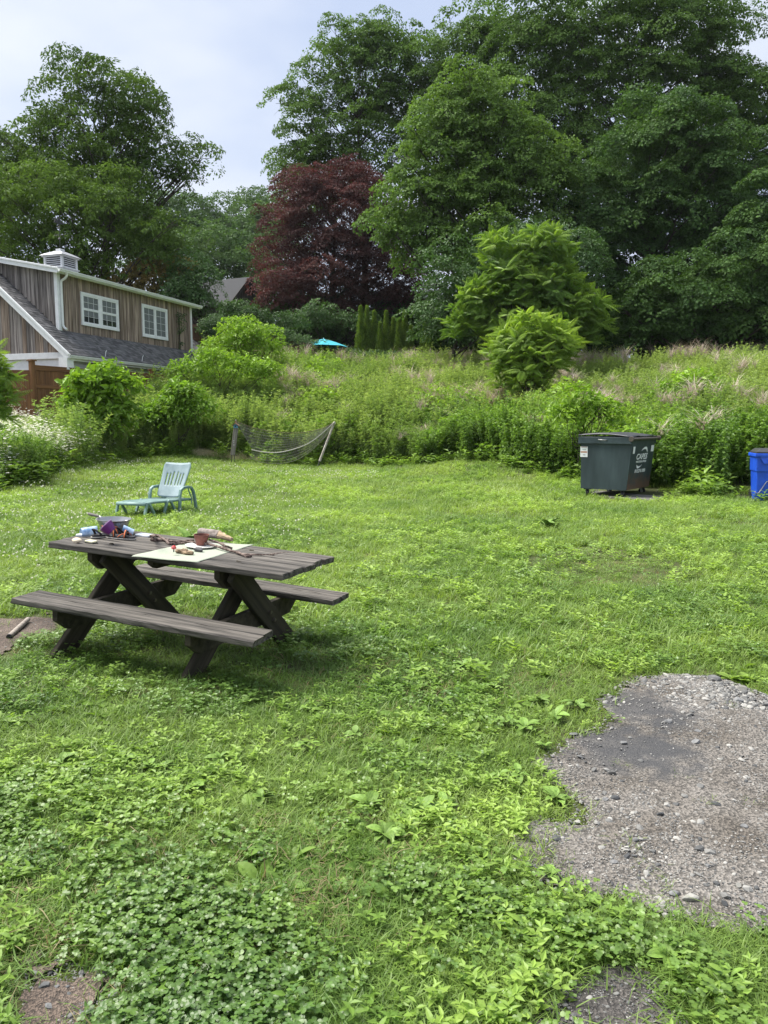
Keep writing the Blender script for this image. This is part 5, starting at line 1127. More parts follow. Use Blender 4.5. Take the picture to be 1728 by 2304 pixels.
up_ = MB().add(vs, [(i*nA+j, i*nA+j+1, (i+1)*nA+j+1, (i+1)*nA+j) for i in range(nB-1) for j in range(nA-1)]).build('upper', M['blue'], sl_, smooth=1); so = up_.modifiers.new('thick', 'SOLIDIFY'); so.thickness = .005; up_.matrix_basis = rot90
cup = tthing('blue_cup', 300, 1199, 'light blue plastic cup tipped over behind the sandals', 'cup', h=.028, yaw=.6)
cm = MB().lathe([(0, 0), (.026, 0), (.034, .08), (.031, .08), (.024, .003), (0, .003)], 26).build('cup_body', M['blue'], cup, smooth=60); cm.matrix_basis = Matrix.Rotation(-1.25, 4, 'Y')
pl = tthing('tray', 325, 1207, 'small white oblong tray lying behind the black sandals', 'tray', yaw=.05)
MB().box((0, 0, .004), (.11, .07, .006)).build('tray_base', M['plastic'], pl, bevel=.003); 
for s_ in (-1, 1): MB().box((0, s_*.035, .010), (.114, .006, .014)).build('tray_rim', M['plastic'], pl, bevel=.002); MB().box((s_*.055, 0, .010), (.006, .066, .014)).build('tray_rim', M['plastic'], pl, bevel=.002)
# black sandals with orange straps
M['rubber'] = pm('black_rubber', (.018, .018, .022), .7, .3, 30, bump=.3); M['welt'] = pm('white_welt', (.66, .62, .56), .7, .1, 30); M['strap'] = pm('black_strap', (.022, .018, .018), .8, .3, 60, bump=.4); M['orange2'] = pm('orange_edging', (.55, .14, .05), .7, .15, 40)
def sandal(px, py, yaw, label, h=0.):
    r_ = tthing('strap_sandal', px, py, label, 'sandal', h, yaw, 'pair of black strap sandals')
    o = [(.125*math.cos(a)-.008, (.043+.008*math.cos(a)-.008*math.cos(2*a)*0)*math.sin(a)-(.004*math.sin(2*a))) for a in [2*math.pi*i/36 for i in range(36)]]
    MB().prism([(x, y, .0) for x, y in o], (0, 0, .008)).build('outsole', M['rubber'], r_, bevel=.002); MB().prism([(x*1.01, y*1.02, .0085) for x, y in o], (0, 0, .005)).build('welt', M['welt'], r_); MB().prism([(x*.985, y*.97, .014) for x, y in o], (0, 0, .014)).build('footbed', M['rubber'], r_, bevel=.005)
    def strap(x0, x1, hh, m, w_=.02, bow=0):
        pts = [Vector((x0+(x1-x0)*t+bow*math.sin(math.pi*t), -.044+.088*t, .022+hh*math.sin(math.pi*t)**.7)) for t in [i/12 for i in range(13)]]
        mb = MB(); vs = [];
        for p in pts: vs += [p+Vector((-w_/2, 0, 0)), p+Vector((w_/2, 0, 0))]
        ob = mb.add(vs, [(2*i, 2*i+1, 2*i+3, 2*i+2) for i in range(12)]).build('strap', M[m], r_, smooth=1); s2 = ob.modifiers.new('thick', 'SOLIDIFY'); s2.thickness = .004; return ob
    strap(.055, .03, .045, 'strap', .024); strap(.052, .028, .0485, 'orange2', .008); strap(-.03, -.0, .062, 'strap', .02, -.03); strap(-.032, -.002, .0655, 'orange2', .006, -.03); strap(-.075, -.075, .05, 'strap', .018, -.045); strap(.0, .06, .03, 'orange2', .006, .02)
sandal(272, 1213, .15, 'black strap sandal with orange edging, the one lying flat in front of the strainer'); sandal(243, 1208, 1.3, 'black strap sandal with orange edging, half hidden under its twin', 0)
# runner cloth
M['cloth'] = pm('pale_green_cloth', (.31, .345, .27), .95, .06, 160, c2=(.38, .41, .33), bump=.4)
ca, cb, cc, cd = tp(296, 1252), tp(446, 1266), tp(572, 1226), tp(430, 1222)
vs = []; nx, ny = 22, 34
for j in range(ny+1):
    for i in range(nx+1):
        u, v_ = i/nx, j/ny; p = (ca*(1-u)+cb*u)*(1-v_)+(cd*(1-u)+cc*u)*v_
        p.z = TH+.004+.0012*math.sin(u*9+v_*3)+.001*math.sin(v_*17)
        if j == 0: p.z -= .004
        vs.append(p)
cl = MB().add(vs, [(j*(nx+1)+i, j*(nx+1)+i+1, (j+1)*(nx+1)+i+1, (j+1)*(nx+1)+i) for j in range(ny) for i in range(nx)]).build('table_runner', M['cloth'], None, smooth=1); cl.matrix_world = TMx; so = cl.modifiers.new('thick', 'SOLIDIFY'); so.thickness = .002; so.offset = 0
tag(cl, 'pale green woven runner cloth lying across the table top', 'cloth')
# plate, pot, dark stone
M['china'] = pm('white_china', (.78, .78, .76), .25, .03, 5, spec=.5); M['terra'] = pm('terracotta', (.14, .048, .034), .75, .25, 20, c2=(.21, .08, .06), bump=.15)
pt = tthing('plate', 452, 1231, 'white china plate on the runner under the terracotta pot', 'plate', .006); MB().lathe([(0, .0), (.06, 0), (.07, .004), (.105, .012), (.106, .015), (.07, .008), (.058, .004), (0, .004)], 44).build('plate_body', M['china'], pt, smooth=60)
pot = tthing('flower_pot', 453, 1226, 'small terracotta flower pot standing on the white plate', 'flower pot', .011); MB().lathe([(0, 0), (.034, 0), (.037, .012), (.043, .036), (.047, .04), (.049, .052), (.053, .07), (.0545, .074), (.050, .074), (.044, .045), (.034, .008), (0, .008)], 34).build('pot_body', M['terra'], pot, smooth=50); MB().lathe([(0, .05), (.045, .05)], 24).build('soil', M['dirt'], pot)
M['slate'] = pm('slate_stone', (.05, .052, .055), .7, .2, 30, bump=.2)
place(blob('dark_stone', (.045, .028, .02), 8, M['slate']), 446, 1236, 'smooth dark stone on the white plate in front of the pot', 'stone', .022, .1)
# sticks, log, driftwood, toadstool
M['twig'] = pm('twig_bark', (.075, .045, .038), .85, .3, 60, c2=(.36, .28, .24), bump=.5, lo=.42, hi=.75); M['pale'] = pm('split_wood', (.40, .29, .18), .85, .3, 40, c2=(.55, .42, .28), bump=.5, stretch=(.2, 1, 1)); M['logbark'] = pm('grey_log_bark', (.20, .165, .145), .9, .3, 22, c2=(.36, .31, .28), bump=.8)
def stick(name, pts, rad, label, cat, m='twig', group=None, thorns=0, side=()):
    P_ = [tp(px, py, h) for px, py, h in pts]; Q = []; rr = []; n = len(P_)-1
    for i in range(n):
        for t in (0, .33, .66): Q.append(P_[i].lerp(P_[i+1], t)+Vector(rvec())*rad[0]*.3); rr.append((rad[0]+(rad[1]-rad[0])*(i+t)/n)*random.uniform(.85, 1.2))
    Q.append(P_[-1]); rr.append(rad[1]); root = empty(name); root.matrix_world = TMx @ Matrix.Translation(P_[0]); tag(root, label, cat, group)
    of = Matrix.Translation(P_[0]).inverted()
    MB().tube(Q, rr, 9).build('shaft', M[m], root, smooth=50).matrix_basis = of
    for k in range(thorns):
        i = random.randrange(2, len(Q)-1); MB().tube([Q[i], Q[i]+Vector((random.uniform(-.01, .01), random.uniform(-.02, -.004), random.uniform(-.008, .012)))], [.002, .0004], 5).build('thorn', M[m], root).matrix_basis = of
    for sp_, r1 in side: MB().tube([tp(*q) for q in sp_], [r1*(1-.75*i/(len(sp_)-1)) for i in range(len(sp_))], 6).build('side_twig', M[m], root, smooth=1).matrix_basis = of
    return root
stick('bent_stick', [(337, 1206, .02), (358, 1207, .022), (371, 1215, .018), (382, 1224, .012)], (.011, .009), 'short crooked stick with knobby bark at the cloth edge', 'stick', side=[([(345, 1206, .02), (347, 1206, .05), (348, 1206, .085), (349, 1206, .115)], .016)])
stick('long_stick', [(385, 1224, .012), (428, 1220, .02), (470, 1223, .03), (500, 1233, .024), (530, 1242, .016), (556, 1252, .010), (565, 1250, .01)], (.009, .010), 'long thorny stick laid over the plate and table', 'stick', thorns=9, side=[([(545, 1247, .01), (575, 1248, .012), (605, 1248, .014), (618, 1250, .01)], .008), ([(605, 1248, .014), (618, 1245, .04), (640, 1243, .075), (668, 1242, .085)], .0035), ([(610, 1249, .012), (630, 1245, .03)], .003)])
stick('short_stick', [(340, 1214, .012), (362, 1216, .010), (380, 1214, .012)], (.014, .008), 'stubby dark stick beneath the crooked one', 'stick')
stick('slanting_stick', [(472, 1214, .05), (490, 1220, .04), (508, 1229, .03), (522, 1234, .012)], (.008, .009), 'slanting stick leaning from the pot towards the table end', 'stick')
stick('thin_stick', [(376, 1216, .012), (405, 1219, .014), (436, 1215, .02)], (.008, .009), 'thin reddish stick between the toadstool and the pot', 'stick')
def logchunk():
    root = tthing('bark_log', 486, 1214, 'grey-barked log with a torn splintered end behind the pot', 'log', yaw=-.12); vs = []; n, k = 16, 16
    for i in range(n):
        t = i/(n-1); x = -.15+.30*t; r = .036*(1-.15*t)*(1 if t < .6 else max(.35, 1-1.2*(t-.6)))
        for j in range(k):
            a = 2*math.pi*j/k; rr = r*(1+.1*math.sin(3*a+t*7)+.06*random.uniform(-1, 1)); zc = .036 if t < .6 else .036-.018*(t-.6)/.4
            vs.append((x, rr*math.cos(a), zc+rr*math.sin(a)*(.9 if math.sin(a) < 0 else 1)))
    sk = 9
    a = MB().add(vs[:(sk+1)*k], [(i*k+j, i*k+(j+1) % k, (i+1)*k+(j+1) % k, (i+1)*k+j) for i in range(sk) for j in range(k)]+[tuple(range(k-1, -1, -1))]).build('bark', M['logbark'], root, smooth=60)
    vv = [(x, y*.93, .034+(z-.034)*.9+random.uniform(-.004, .004)) for x, y, z in vs[(sk-1)*k:]]; m_ = n-sk+1
    MB().add(vv, [(i*k+j, i*k+(j+1) % k, (i+1)*k+(j+1) % k, (i+1)*k+j) for i in range(m_-1) for j in range(k)]+[tuple(range((m_-1)*k, m_*k))]).build('torn_end', M['pale'], root)
logchunk()
dwd = tthing('driftwood', 415, 1246, 'small piece of driftwood on the runner below the toadstool', 'driftwood', .004, -.12)
vs = []; n, k = 18, 10
for i in range(n):
    t = i/(n-1); x = -.072+.144*t
    for j in range(k):
        a = 2*math.pi*j/k; r = .017*(1+.18*math.sin(t*11+a*2)+.12*random.uniform(-1, 1))*(.6+.4*min(1, 8*t, 8*(1-t))); vs.append((x, r*1.3*math.cos(a), .014+r*math.sin(a)*.85))
M['drift'] = pm('driftwood_grain', (.12, .075, .045), .85, .3, 40, c2=(.40, .29, .19), bump=.6, stretch=(.25, 1, 1), lo=.35, hi=.65)
MB().add(vs, [(i*k+j, i*k+(j+1) % k, (i+1)*k+(j+1) % k, (i+1)*k+j) for i in range(n-1) for j in range(k)]+[tuple(range(k-1, -1, -1)), tuple(range((n-1)*k, n*k))]).build('wood', M['drift'], dwd, smooth=50)
for q in ((.0, .004, .03), (.022, -.002, .031), (-.012, .002, .03)): MB().lathe([(0, -.008), (.008, -.004), (.006, .004), (0, .006)], 8, q).build('chip', M['pale'], dwd)
M['red2'] = pm('red_glaze', (.55, .03, .03), .25, .1, 5, spec=.5)
ts = tthing('toadstool_ornament', 391, 1242, 'tiny red toadstool ornament with white dots', 'ornament', .022); MB().tube([(0, 0, 0), (0, 0, .022)], [.004, .0035], 10).build('stalk', M['rubber'], ts); MB().lathe([(0, .02), (.014, .020), (.017, .026), (.014, .036), (.008, .042), (0, .044)], 22).build('cap', M['red2'], ts, smooth=70)
for q in ((0, -.0155, .029), (.009, -.012, .034), (-.010, -.011, .033), (.0, -.008, .0405), (.014, -.006, .027), (-.015, -.004, .027), (-.005, -.0135, .024)): MB().lathe([(0, -.003), (.003, 0), (0, .003)], 8, q).build('dot', M['china'], ts, smooth=1)
# loose stick on the bare soil by the bench
pA, pB = pick(21, 1441), pick(64, 1403); M['grystick'] = _wood('bleached_stick', (.18, .15, .13), (.36, .32, .28), 30, .85, .1, .3, .7, .4)
st = tag(empty('garden_stake', pA), 'short bleached round stake lying on bare soil by the bench', 'stake'); d_ = pB-pA
MB().tube([Vector((0, 0, .028)), d_*.5+Vector((0, 0, .03)), d_+Vector((0, 0, .032))], [.018, .019, .017], 12).build('shaft', M['grystick'], st, smooth=50); MB().tube([-d_*.02+Vector((0, 0, .028)), d_*.01+Vector((0, 0, .028))], [.0185, .019], 12).build('tip', M['rubber'], st, smooth=50)

# ------------------------------------------------------------------ green lounge chair
M['resin'] = pm('faded_green_resin', (.15, .25, .235), .5, .12, 3, c2=(.22, .33, .31), spec=.4); M['resinback'] = pm('chalky_green_resin', (.17, .25, .275), .55, .1, 4, c2=(.27, .35, .38), spec=.4)
pn, pr = pick(332, 1173), pick(439, 1149); LA = math.atan2(pr.y-pn.y, pr.x-pn.x)-.12
lg = tag(empty('lounge_chair', ((pn.x+pr.x)/2, (pn.y+pr.y)/2, (pn.z+pr.z)/2-.01), (0, 0, LA)), 'faded green plastic lounge chair with raised slotted back', 'lounge chair')
lg.scale = (.8,)*3; LW = .70; SH = .34         # local x: foot to head, local y: 0 near side, +LW far side
def strip(nm, prof, y0, y1, th, m):
    mb = MB(); vs = []
    for x, z in prof: vs += [(x, y0, z), (x, y1, z)]
    o = mb.add(vs, [(2*i, 2*i+1, 2*i+3, 2*i+2) for i in range(len(prof)-1)]).build(nm, M[m], lg, smooth=1); s2 = o.modifiers.new('thick', 'SOLIDIFY'); s2.thickness = th; s2.offset = -1; return o
sprof = [(-.85, SH-.03), (-.82, SH), (-.6, SH+.012), (-.3, SH+.0), (0, SH-.012), (.28, SH-.015)]
for k in range(6): strip('seat_slat', sprof, .06+k*.098, .06+k*.098+.088, .012, 'resin')
for yy in (.0, LW-.05): strip('seat_rail', [(x, z+.008) for x, z in sprof]+[(.55, SH-.02), (.66, SH-.03)], yy, yy+.05, .045, 'resin')
strip('seat_rail', [(-.87, SH-.045), (-.86, SH-.0), (-.83, SH+.014), (-.78, SH+.014)], 0, LW, .02, 'resin')
def leg(pts, w_, y, th=.05, nm='leg'):
    mb = MB(); n = len(pts); vs = []
    for i, (x, z) in enumerate(pts):
        a = pts[min(i+1, n-1)]; b = pts[max(i-1, 0)]; dx, dz = a[0]-b[0], a[1]-b[1]; l_ = math.hypot(dx, dz); nx, nz_ = -dz/l_*w_/2, dx/l_*w_/2
        vs += [(x+nx, y, z+nz_), (x-nx, y, z-nz_), (x-nx, y+th, z-nz_), (x+nx, y+th, z+nz_)]
    o = mb.add(vs, [(4*i+j, 4*i+(j+1) % 4, 4*i+4+(j+1) % 4, 4*i+4+j) for i in range(n-1) for j in range(4)]+[(3, 2, 1, 0), (4*n-4, 4*n-3, 4*n-2, 4*n-1)]).build(nm, M['resin'], lg, bevel=.012); return o
for yy in (-.02, LW-.03):
    leg([(-.80, SH-.02), (-.86, .15), (-.88, -.02)], .05, yy); leg([(-.72, SH-.02), (-.60, .14), (-.54, -.02)], .045, yy)
    leg([(-.30, -.02), (-.24, .16), (-.17, .30), (-.1, SH-.01), (-.03, .29), (.06, .16), (.16, -.02)], .05, yy)
    ya = -.06 if yy < 0 else LW
    leg([(.20, -.02), (.21, .2), (.225, .42), (.26, .52), (.34, .56), (.52, .565), (.62, .545), (.69, .46), (.74, .28), (.80, -.02)], .055, ya, .06, 'armrest'); 
    leg([(.50, .56), (.57, .42), (.64, .31), (.62, .2)], .03, ya+.02, .02, 'arm_bracket')
# back: a moulded panel with six real slots
def backrest():
    Lb, n, m_ = .80, 20, 25; ang = R(61); o0 = Vector((.33, LW/2, SH+.02)); dv = Vector((math.cos(ang), 0, math.sin(ang))); wv_ = Vector((0, 1, 0)); nv = Vector((-math.sin(ang), 0, math.cos(ang)))
    vs = []; fs = []
    for i in range(n+1):
        t = i/n; hw_ = .285+.055*t
        if t > .9: hw_ -= (t-.9)*6*.07*((t-.9)/.1)
        if t < .08: hw_ -= (.08-t)*.8
        for j in range(m_+1):
            s_ = -1+2*j/m_; vs.append(o0+dv*Lb*t+wv_*hw_*s_+nv*(-.035*(1-s_*s_)-.02*math.sin(t*3)))
    for i in range(n):
        for j in range(m_):
            if 7 <= i < 15-abs(j-12)//5 and j in (4, 7, 10, 14, 17, 20): continue
            a = i*(m_+1)+j; fs.append((a, a+1, a+m_+2, a+m_+1))
    o = MB().add(vs, fs).build('backrest', M['resinback'], lg, smooth=1); s2 = o.modifiers.new('thick', 'SOLIDIFY'); s2.thickness = .012; s2.offset = -1
    rim = [vs[i*(m_+1)] for i in range(n+1)]+[vs[n*(m_+1)+j] for j in range(1, m_+1)]+[vs[i*(m_+1)+m_] for i in range(n-1, -1, -1)]
    MB().tube(rim, .013, 8).build('back_rim', M['resin'], o, smooth=1)
backrest()
strip('back_support', [(.33, SH-.03), (.45, SH-.05), (.6, SH-.05), (.68, SH-.03)], .06, LW-.06, .02, 'resin')

# ------------------------------------------------------------------ net with its posts, bird house
M['greypost'] = _wood('grey_net_post', (.13, .115, .10), (.34, .31, .28), 20, .9, .1, .3, .7, .5); M['rope'] = pm('pale_rope', (.55, .52, .44), .9, .15, 60); M['rope2'] = pm('dark_rope', (.15, .12, .08), .9, .2, 60); M['netc'] = pm('net_cord', (.24, .235, .2), .9, .2, 40)
g1 = pick(524, 1043); D1 = g1.y; p1t = at(531, 963, D1); np1 = tag(empty('net_post', g1), 'grey squared net post carrying a little bird house', 'post')
tpv = p1t-g1; plank('post', Vector((0, 0, .28)), Vector((tpv.x, 0, tpv.z)), (1, 0, 0), .15, .08, M['greypost'], np1, .002, 8)
for s_ in (-1, 1): MB().tube([(s_*.05, 0, -.2), (s_*.05+.01, 0, .34)], .012, 6).build('ground_stake', M['iron'], np1)
for zz, w_ in ((.62, .05), (.76, .04), (.70, .02)): MB().box((-.015+tpv.x*.5, -.036, zz), (w_, .006, .014)).build('paint_mark', M['white'], np1)
bh = tag(empty('bird_house', p1t), 'tiny bird house with rusty roof and blue front on the net post', 'bird house'); M['rust'] = pm('rusty_roof', (.26, .12, .08), .85, .3, 25, c2=(.42, .26, .19), bump=.3); M['bblue'] = pm('blue_front', (.10, .25, .38), .7, .2, 20)
MB().prism([(-.07, -.07, 0), (.07, -.07, 0), (.07, -.07, .08), (0, -.07, .14), (-.07, -.07, .08)], (0, .14, 0)).build('box', M['bblue'], bh); MB().lathe([(0, 0), (.025, 0)], 16, (0, -.074, .06), Matrix.Rotation(math.pi/2, 3, 'X')).build('entrance', M['rubber'], bh)
for s_ in (-1, 1): MB().prism([(0, -.11, .15), (s_*.12, -.11, .06), (s_*.12, -.11, .075), (0, -.11, .165)], (0, .22, 0)).build('roof_panel', M['rust'], bh)
for s_ in (-1, 1): MB().tube([(s_*.04, 0, .12), (0, 0, .26)], .008, 5).build('hanger', M['rust'], bh)
MB().lathe([(0, .24), (.018, .26), (0, .29)], 10).build('knob', M['white'], bh, smooth=1)
g2 = pick(714, 1052); D2 = g2.y; t2 = at(753, 949, D2); np2 = tag(empty('net_post', g2), 'leaning wooden net post with pale peeling paint', 'post'); v2 = t2-g2
M['peel'] = pm('peeling_paint_post', (.30, .22, .17), .9, .3, 9, c2=(.62, .60, .55), bump=.3)
MB().tube([-v2*.08, v2*.16], [.022, .022], 8).build('ground_stake', M['iron'], np2); MB().tube([v2*.14, v2*.5, v2], [.042, .04, .036], 8).build('post', M['peel'], np2, smooth=50); MB().lathe([(.05, -.03), (.05, .03)], 10, v2*.97).build('rope_lashing', M['rope'], np2)
MB().tube([v2*.9+Vector((-.02, .08, 0)), v2*.45+Vector((-.08, .1, 0))], .02, 6).build('side_strut', M['rubber'], np2)
net = tag(empty('badminton_net', g1), 'slack dark net sagging between the grey post and the leaning post', 'net')
def catmull(P_, n):
    P_ = [P_[0]]+list(P_)+[P_[-1]]; o = []
    for i in range(1, len(P_)-2):
        for k in range(n):
            t = k/n; a, b, c, d = P_[i-1:i+3]; o.append(.5*((2*b)+(c-a)*t+(2*a-5*b+4*c-d)*t*t+(3*b-a-3*c+d)*t**3))
    return o+[P_[-2]]
def npt(px, py): t = (px-531)/(753-531); return at(px, py, D1+(D2-D1)*t-.05)-g1
topc = catmull([npt(531, 948), npt(575, 964), npt(640, 974), npt(690, 972), npt(730, 962), npt(752, 950)], 6); botc = catmull([npt(566, 1012), npt(600, 1018), npt(640, 1016), npt(690, 1000), npt(725, 975), npt(753, 949)], 6)
MB().tube(topc, .011, 6).build('top_rope', M['rope2'], net, smooth=1); MB().tube(botc, [.018]*len(botc), 7).build('bottom_tape', M['rope'], net, smooth=1)
lowc = catmull([npt(560, 1030), npt(600, 1042), npt(650, 1040), npt(690, 1022), npt(725, 990), npt(752, 955)], 6)
mesh_ = MB(); nc = len(topc); nr = 13
rows = [[topc[i].lerp(botc[i], r/8) if r <= 8 else botc[i].lerp(lowc[i], (r-8)/4) for i in range(nc)] for r in range(nr)]
for r in range(1, nr):
    if r != 8: mesh_.tube(rows[r], .0055, 3, cap=False)
for k in range(0, 56):
    i0 = k*(nc-1)/56
    def rc(r, i): i = min(max(i, 0), nc-1.001); a = int(i); return rows[r][a].lerp(rows[r][a+1], i-a)
    mesh_.tube([rc(r, i0+r*.1) for r in range(0, nr, 2)], .005, 3, cap=False)
mesh_.build('mesh', M['netc'], net)

# ------------------------------------------------------------------ dumpster
M['steelgreen'] = pm('dark_dumpster_paint', (.022, .038, .044), .5, .25, 3, c2=(.05, .075, .082), spec=.45, stretch=(1, 1, .25), detail=8, bump=.05)
def dump_mat():
    m = pm('dumpster_front_paint', (.03, .046, .05), .5, .25, 3, c2=(.055, .075, .08), spec=.45, stretch=(1, 1, .25), detail=8); t = m.node_tree; n = t.nodes.new; l = t.links.new; b = t.nodes['Principled BSDF']; src = b.inputs['Base Color'].links[0].from_socket
    tc_ = n('ShaderNodeTexCoord'); sx = n('ShaderNodeSeparateXYZ'); l(tc_.outputs['Object'], sx.inputs[0]); ns = n('ShaderNodeTexNoise'); ns.inputs['Scale'].default_value = 5; ns.inputs['Detail'].default_value = 8; l(tc_.outputs['Object'], ns.inputs['Vector'])
    ad = n('ShaderNodeMath'); ad.operation = 'MULTIPLY_ADD'; ad.inputs[1].default_value = -.75; l(ns.outputs[0], ad.inputs[0]); l(sx.outputs['Z'], ad.inputs[2])
    mr_ = n('ShaderNodeMapRange'); mr_.inputs[1].default_value = .12; mr_.inputs[2].default_value = -.12; mr_.inputs[3].default_value = 0; mr_.inputs[4].default_value = .75; l(ad.outputs[0], mr_.inputs[0])
    mm = n('ShaderNodeMix'); mm.data_type = 'RGBA'; l(mr_.outputs[0], mm.inputs[0]); l(src, mm.inputs[6]); mm.inputs[7].default_value = (.16, .085, .055, 1); l(mm.outputs[2], b.inputs['Base Color']); return m
M['dumpfront'] = dump_mat(); M['lid'] = pm('black_plastic_lid', (.035, .037, .042), .42, .2, 6, spec=.55); M['caster'] = pm('caster_metal', (.25, .25, .25), .5, .2, 20, metal=.6)
M['decal'] = pm('white_decal', (.78, .79, .78), .6, .04, 9); M['sticker'] = pm('sticker_paper', (.70, .72, .72), .6, .06, 14); M['stripe'] = pm('sticker_stripe', (.42, .2, .12), .6, .1, 9)
# local axes: x along the lettered front (away from us), y towards the back, z up; origin at the near corner
DA = math.atan2(.785, .62); c0 = Vector((5.13, 16.35, float(zt(5.13, 16.35))))
dm = tag(empty('dumpster', c0, (0, 0, DA)), 'dark green wheeled steel dumpster with black lid and white lettering', 'dumpster')
W_, Dp, Z0, Z1, LE = 1.45, 1.0, .17, 1.30, .11          # front leans out by LE at the top
ext = [(0, 0, Z0), (W_, 0, Z0), (W_, Dp, Z0), (0, Dp, Z0), (0, -LE, Z1), (W_, -LE, Z1), (W_, Dp+.02, Z1), (0, Dp+.02, Z1)]
MB().add(ext, [(0, 3, 2, 1), (0, 4, 7, 3), (2, 6, 5, 1), (3, 7, 6, 2)]).build('body', M['steelgreen'], dm)
fr = MB().add([(0, 0, Z0), (W_, 0, Z0), (W_, -LE, Z1), (0, -LE, Z1)], [(0, 1, 2, 3)]).build('front_panel', M['dumpfront'], dm)
def rim(nm, p0, p1, w_, h_): return plank(nm, p0, p1, (0, 0, 1), h_, w_, M['steelgreen'], dm, .0008, 6)
rim('top_rim', (-.025, -LE, Z1-.07), (-.025, Dp+.03, Z1-.07), .055, .15); rim('top_rim', (W_+.025, -LE, Z1-.07), (W_+.025, Dp+.03, Z1-.07), .055, .15); rim('top_rim', (-.05, Dp+.04, Z1-.07), (W_+.05, Dp+.04, Z1-.07), .05, .15)
rim('corner_seam', (.012, -LE*.02-.008, Z0+.01), (.012, -LE-.006, Z1-.02), .02, .035)
MB().tube([(-.09, -LE-.035, Z1-.035), (W_+.09, -LE-.035, Z1-.035)], .03, 12).build('trunnion_bar', M['bolt'], dm, smooth=50)
for xx in (-.1, W_+.1): MB().lathe([(0, -.03), (.05, -.03), (.056, -.02), (.056, .02), (.05, .03), (.02, .032), (0, .03)], 20, (xx, -LE-.035, Z1-.035), Matrix.Rotation(math.pi/2, 3, 'Y')).build('trunnion_knob', M['bolt'], dm, smooth=40)
hnd = MB().tube([(-.05, .42, Z1-.06), (-.095, .42, Z1-.065), (-.1, .5, Z1-.06), (-.1, .58, Z1-.055), (-.05, .6, Z1-.05)], .012, 8); hnd.build('side_handle', M['caster'], dm, smooth=50)
# lid in two flaps, domed
for a, b in ((-.06, W_/2-.006), (W_/2+.006, W_+.06)):
    vs = []; n = 10
    for i in range(n+1):
        y = -LE-.02+(Dp+LE+.09)*i/n; z = Z1+.022+.045*math.sin(math.pi*min(1, i/n))+.03*i/n
        for x_, dz in ((a, -.014), (a+.03, .0), ((a+b)/2-.12, .004), ((a+b)/2-.1, .014), ((a+b)/2+.1, .014), ((a+b)/2+.12, .004), (b-.03, 0), (b, -.004)): vs.append((x_, y, z+dz))
    o = MB().add(vs, [(i*8+j, i*8+j+1, i*8+9+j, i*8+8+j) for i in range(n) for j in range(7)]).build('lid', M['lid'], dm, smooth=30); s2 = o.modifiers.new('thick', 'SOLIDIFY'); s2.thickness = .02
# casters
for xx, yy, rz in ((.12, .1, .4), (W_-.15, .1, 1.57), (.1, Dp-.12, .3), (W_-.12, Dp-.12, 1.2)):
    ca_ = MB().box((xx, yy, Z0-.012), (.13, .13, .02)).build('caster', M['steelgreen'], dm); m3 = Matrix.Translation((xx, yy, .075)) @ Matrix.Rotation(rz, 4, 'Z')
    MB().lathe([(.03, -.024), (.068, -.024), (.076, -.015), (.076, .015), (.068, .024), (.03, .024)], 24, (0, 0, 0), Matrix.Rotation(math.pi/2, 3, 'X')).build('wheel', M['rubber'], ca_, smooth=40).matrix_basis = m3
    MB().lathe([(0, -.026), (.034, -.026), (.034, .026), (0, .026)], 16, (0, 0, 0), Matrix.Rotation(math.pi/2, 3, 'X')).build('hub', M['caster'], ca_, smooth=40).matrix_basis = m3
    for s_ in (-1, 1): MB().prism([(-.02, s_*.032, -.01), (.02, s_*.032, -.01), (.05, s_*.032, .088), (-.02, s_*.032, .088)], (0, .005*s_, 0)).build('fork', M['caster'], ca_).matrix_basis = m3
MB().tube([(-.0, .62, Z0), (-.0, .62, Z0-.06), (-.0, .68, Z0-.06), (-.0, .68, Z0)], .007, 6).build('drain_loop', M['caster'], dm)
# lettering on the leaning front
fn = Vector((0, -(Z1-Z0), -LE)).normalized(); fup = Vector((0, -LE, Z1-Z0)).normalized(); fxv = Vector((1, 0, 0))
def fpt(x, z, off=.006): t = (z-Z0)/(Z1-Z0); return Vector((x, -LE*t, z))+fn*off
def text(s, x, z, size, sx=1., shear=.0, par=dm, nm='lettering', bold=.0, m='decal'):
    cu_ = bpy.data.curves.new('t', 'FONT'); cu_.body = s; cu_.size = size; cu_.align_x = 'CENTER'; cu_.align_y = 'CENTER'; cu_.shear = shear; cu_.offset = bold; cu_.extrude = .0005
    ob = bpy.data.objects.new('t', cu_); COL.objects.link(ob); dg = bpy.context.evaluated_depsgraph_get(); me = bpy.data.meshes.new_from_object(ob.evaluated_get(dg)); bpy.data.objects.remove(ob)
    me.materials.clear(); me.materials.append(M[m]); o = bpy.data.objects.new(nm, me); COL.objects.link(o); o.parent = par
    mm = Matrix((fxv*sx, fup, fn)).transposed().to_4x4(); mm.translation = fpt(x, z); o.matrix_basis = mm; return o
text('CAPES', .72, .87, .17, 1.35, .22, bold=.004); text('WASTE SOLUTIONS', .72, .765, .058, 1.2, .1, bold=.002); text('860.274.1000', .72, .56, .10, 1.15, .15, bold=.003)
def swoosh(pts, nm='emblem_swoosh'):
    n = len(pts); top = [fpt(x, z+w_/2, .007) for x, z, w_ in pts]; bot = [fpt(x, z-w_/2, .007) for x, z, w_ in pts]
    MB().add(top+bot, [(i, i+1, n+i+1, n+i) for i in range(n-1)]).build(nm, M['decal'], dm)
swoosh([(.66, 1.0, .004), (.74, 1.035, .03), (.84, 1.06, .045), (.94, 1.055, .06), (1.0, 1.02, .075), (1.03, .975, .05), (1.035, .95, .01)]); swoosh([(.47, .70, .01), (.49, .67, .055), (.54, .645, .06), (.62, .645, .035), (.72, .665, .02), (.80, .70, .004)])
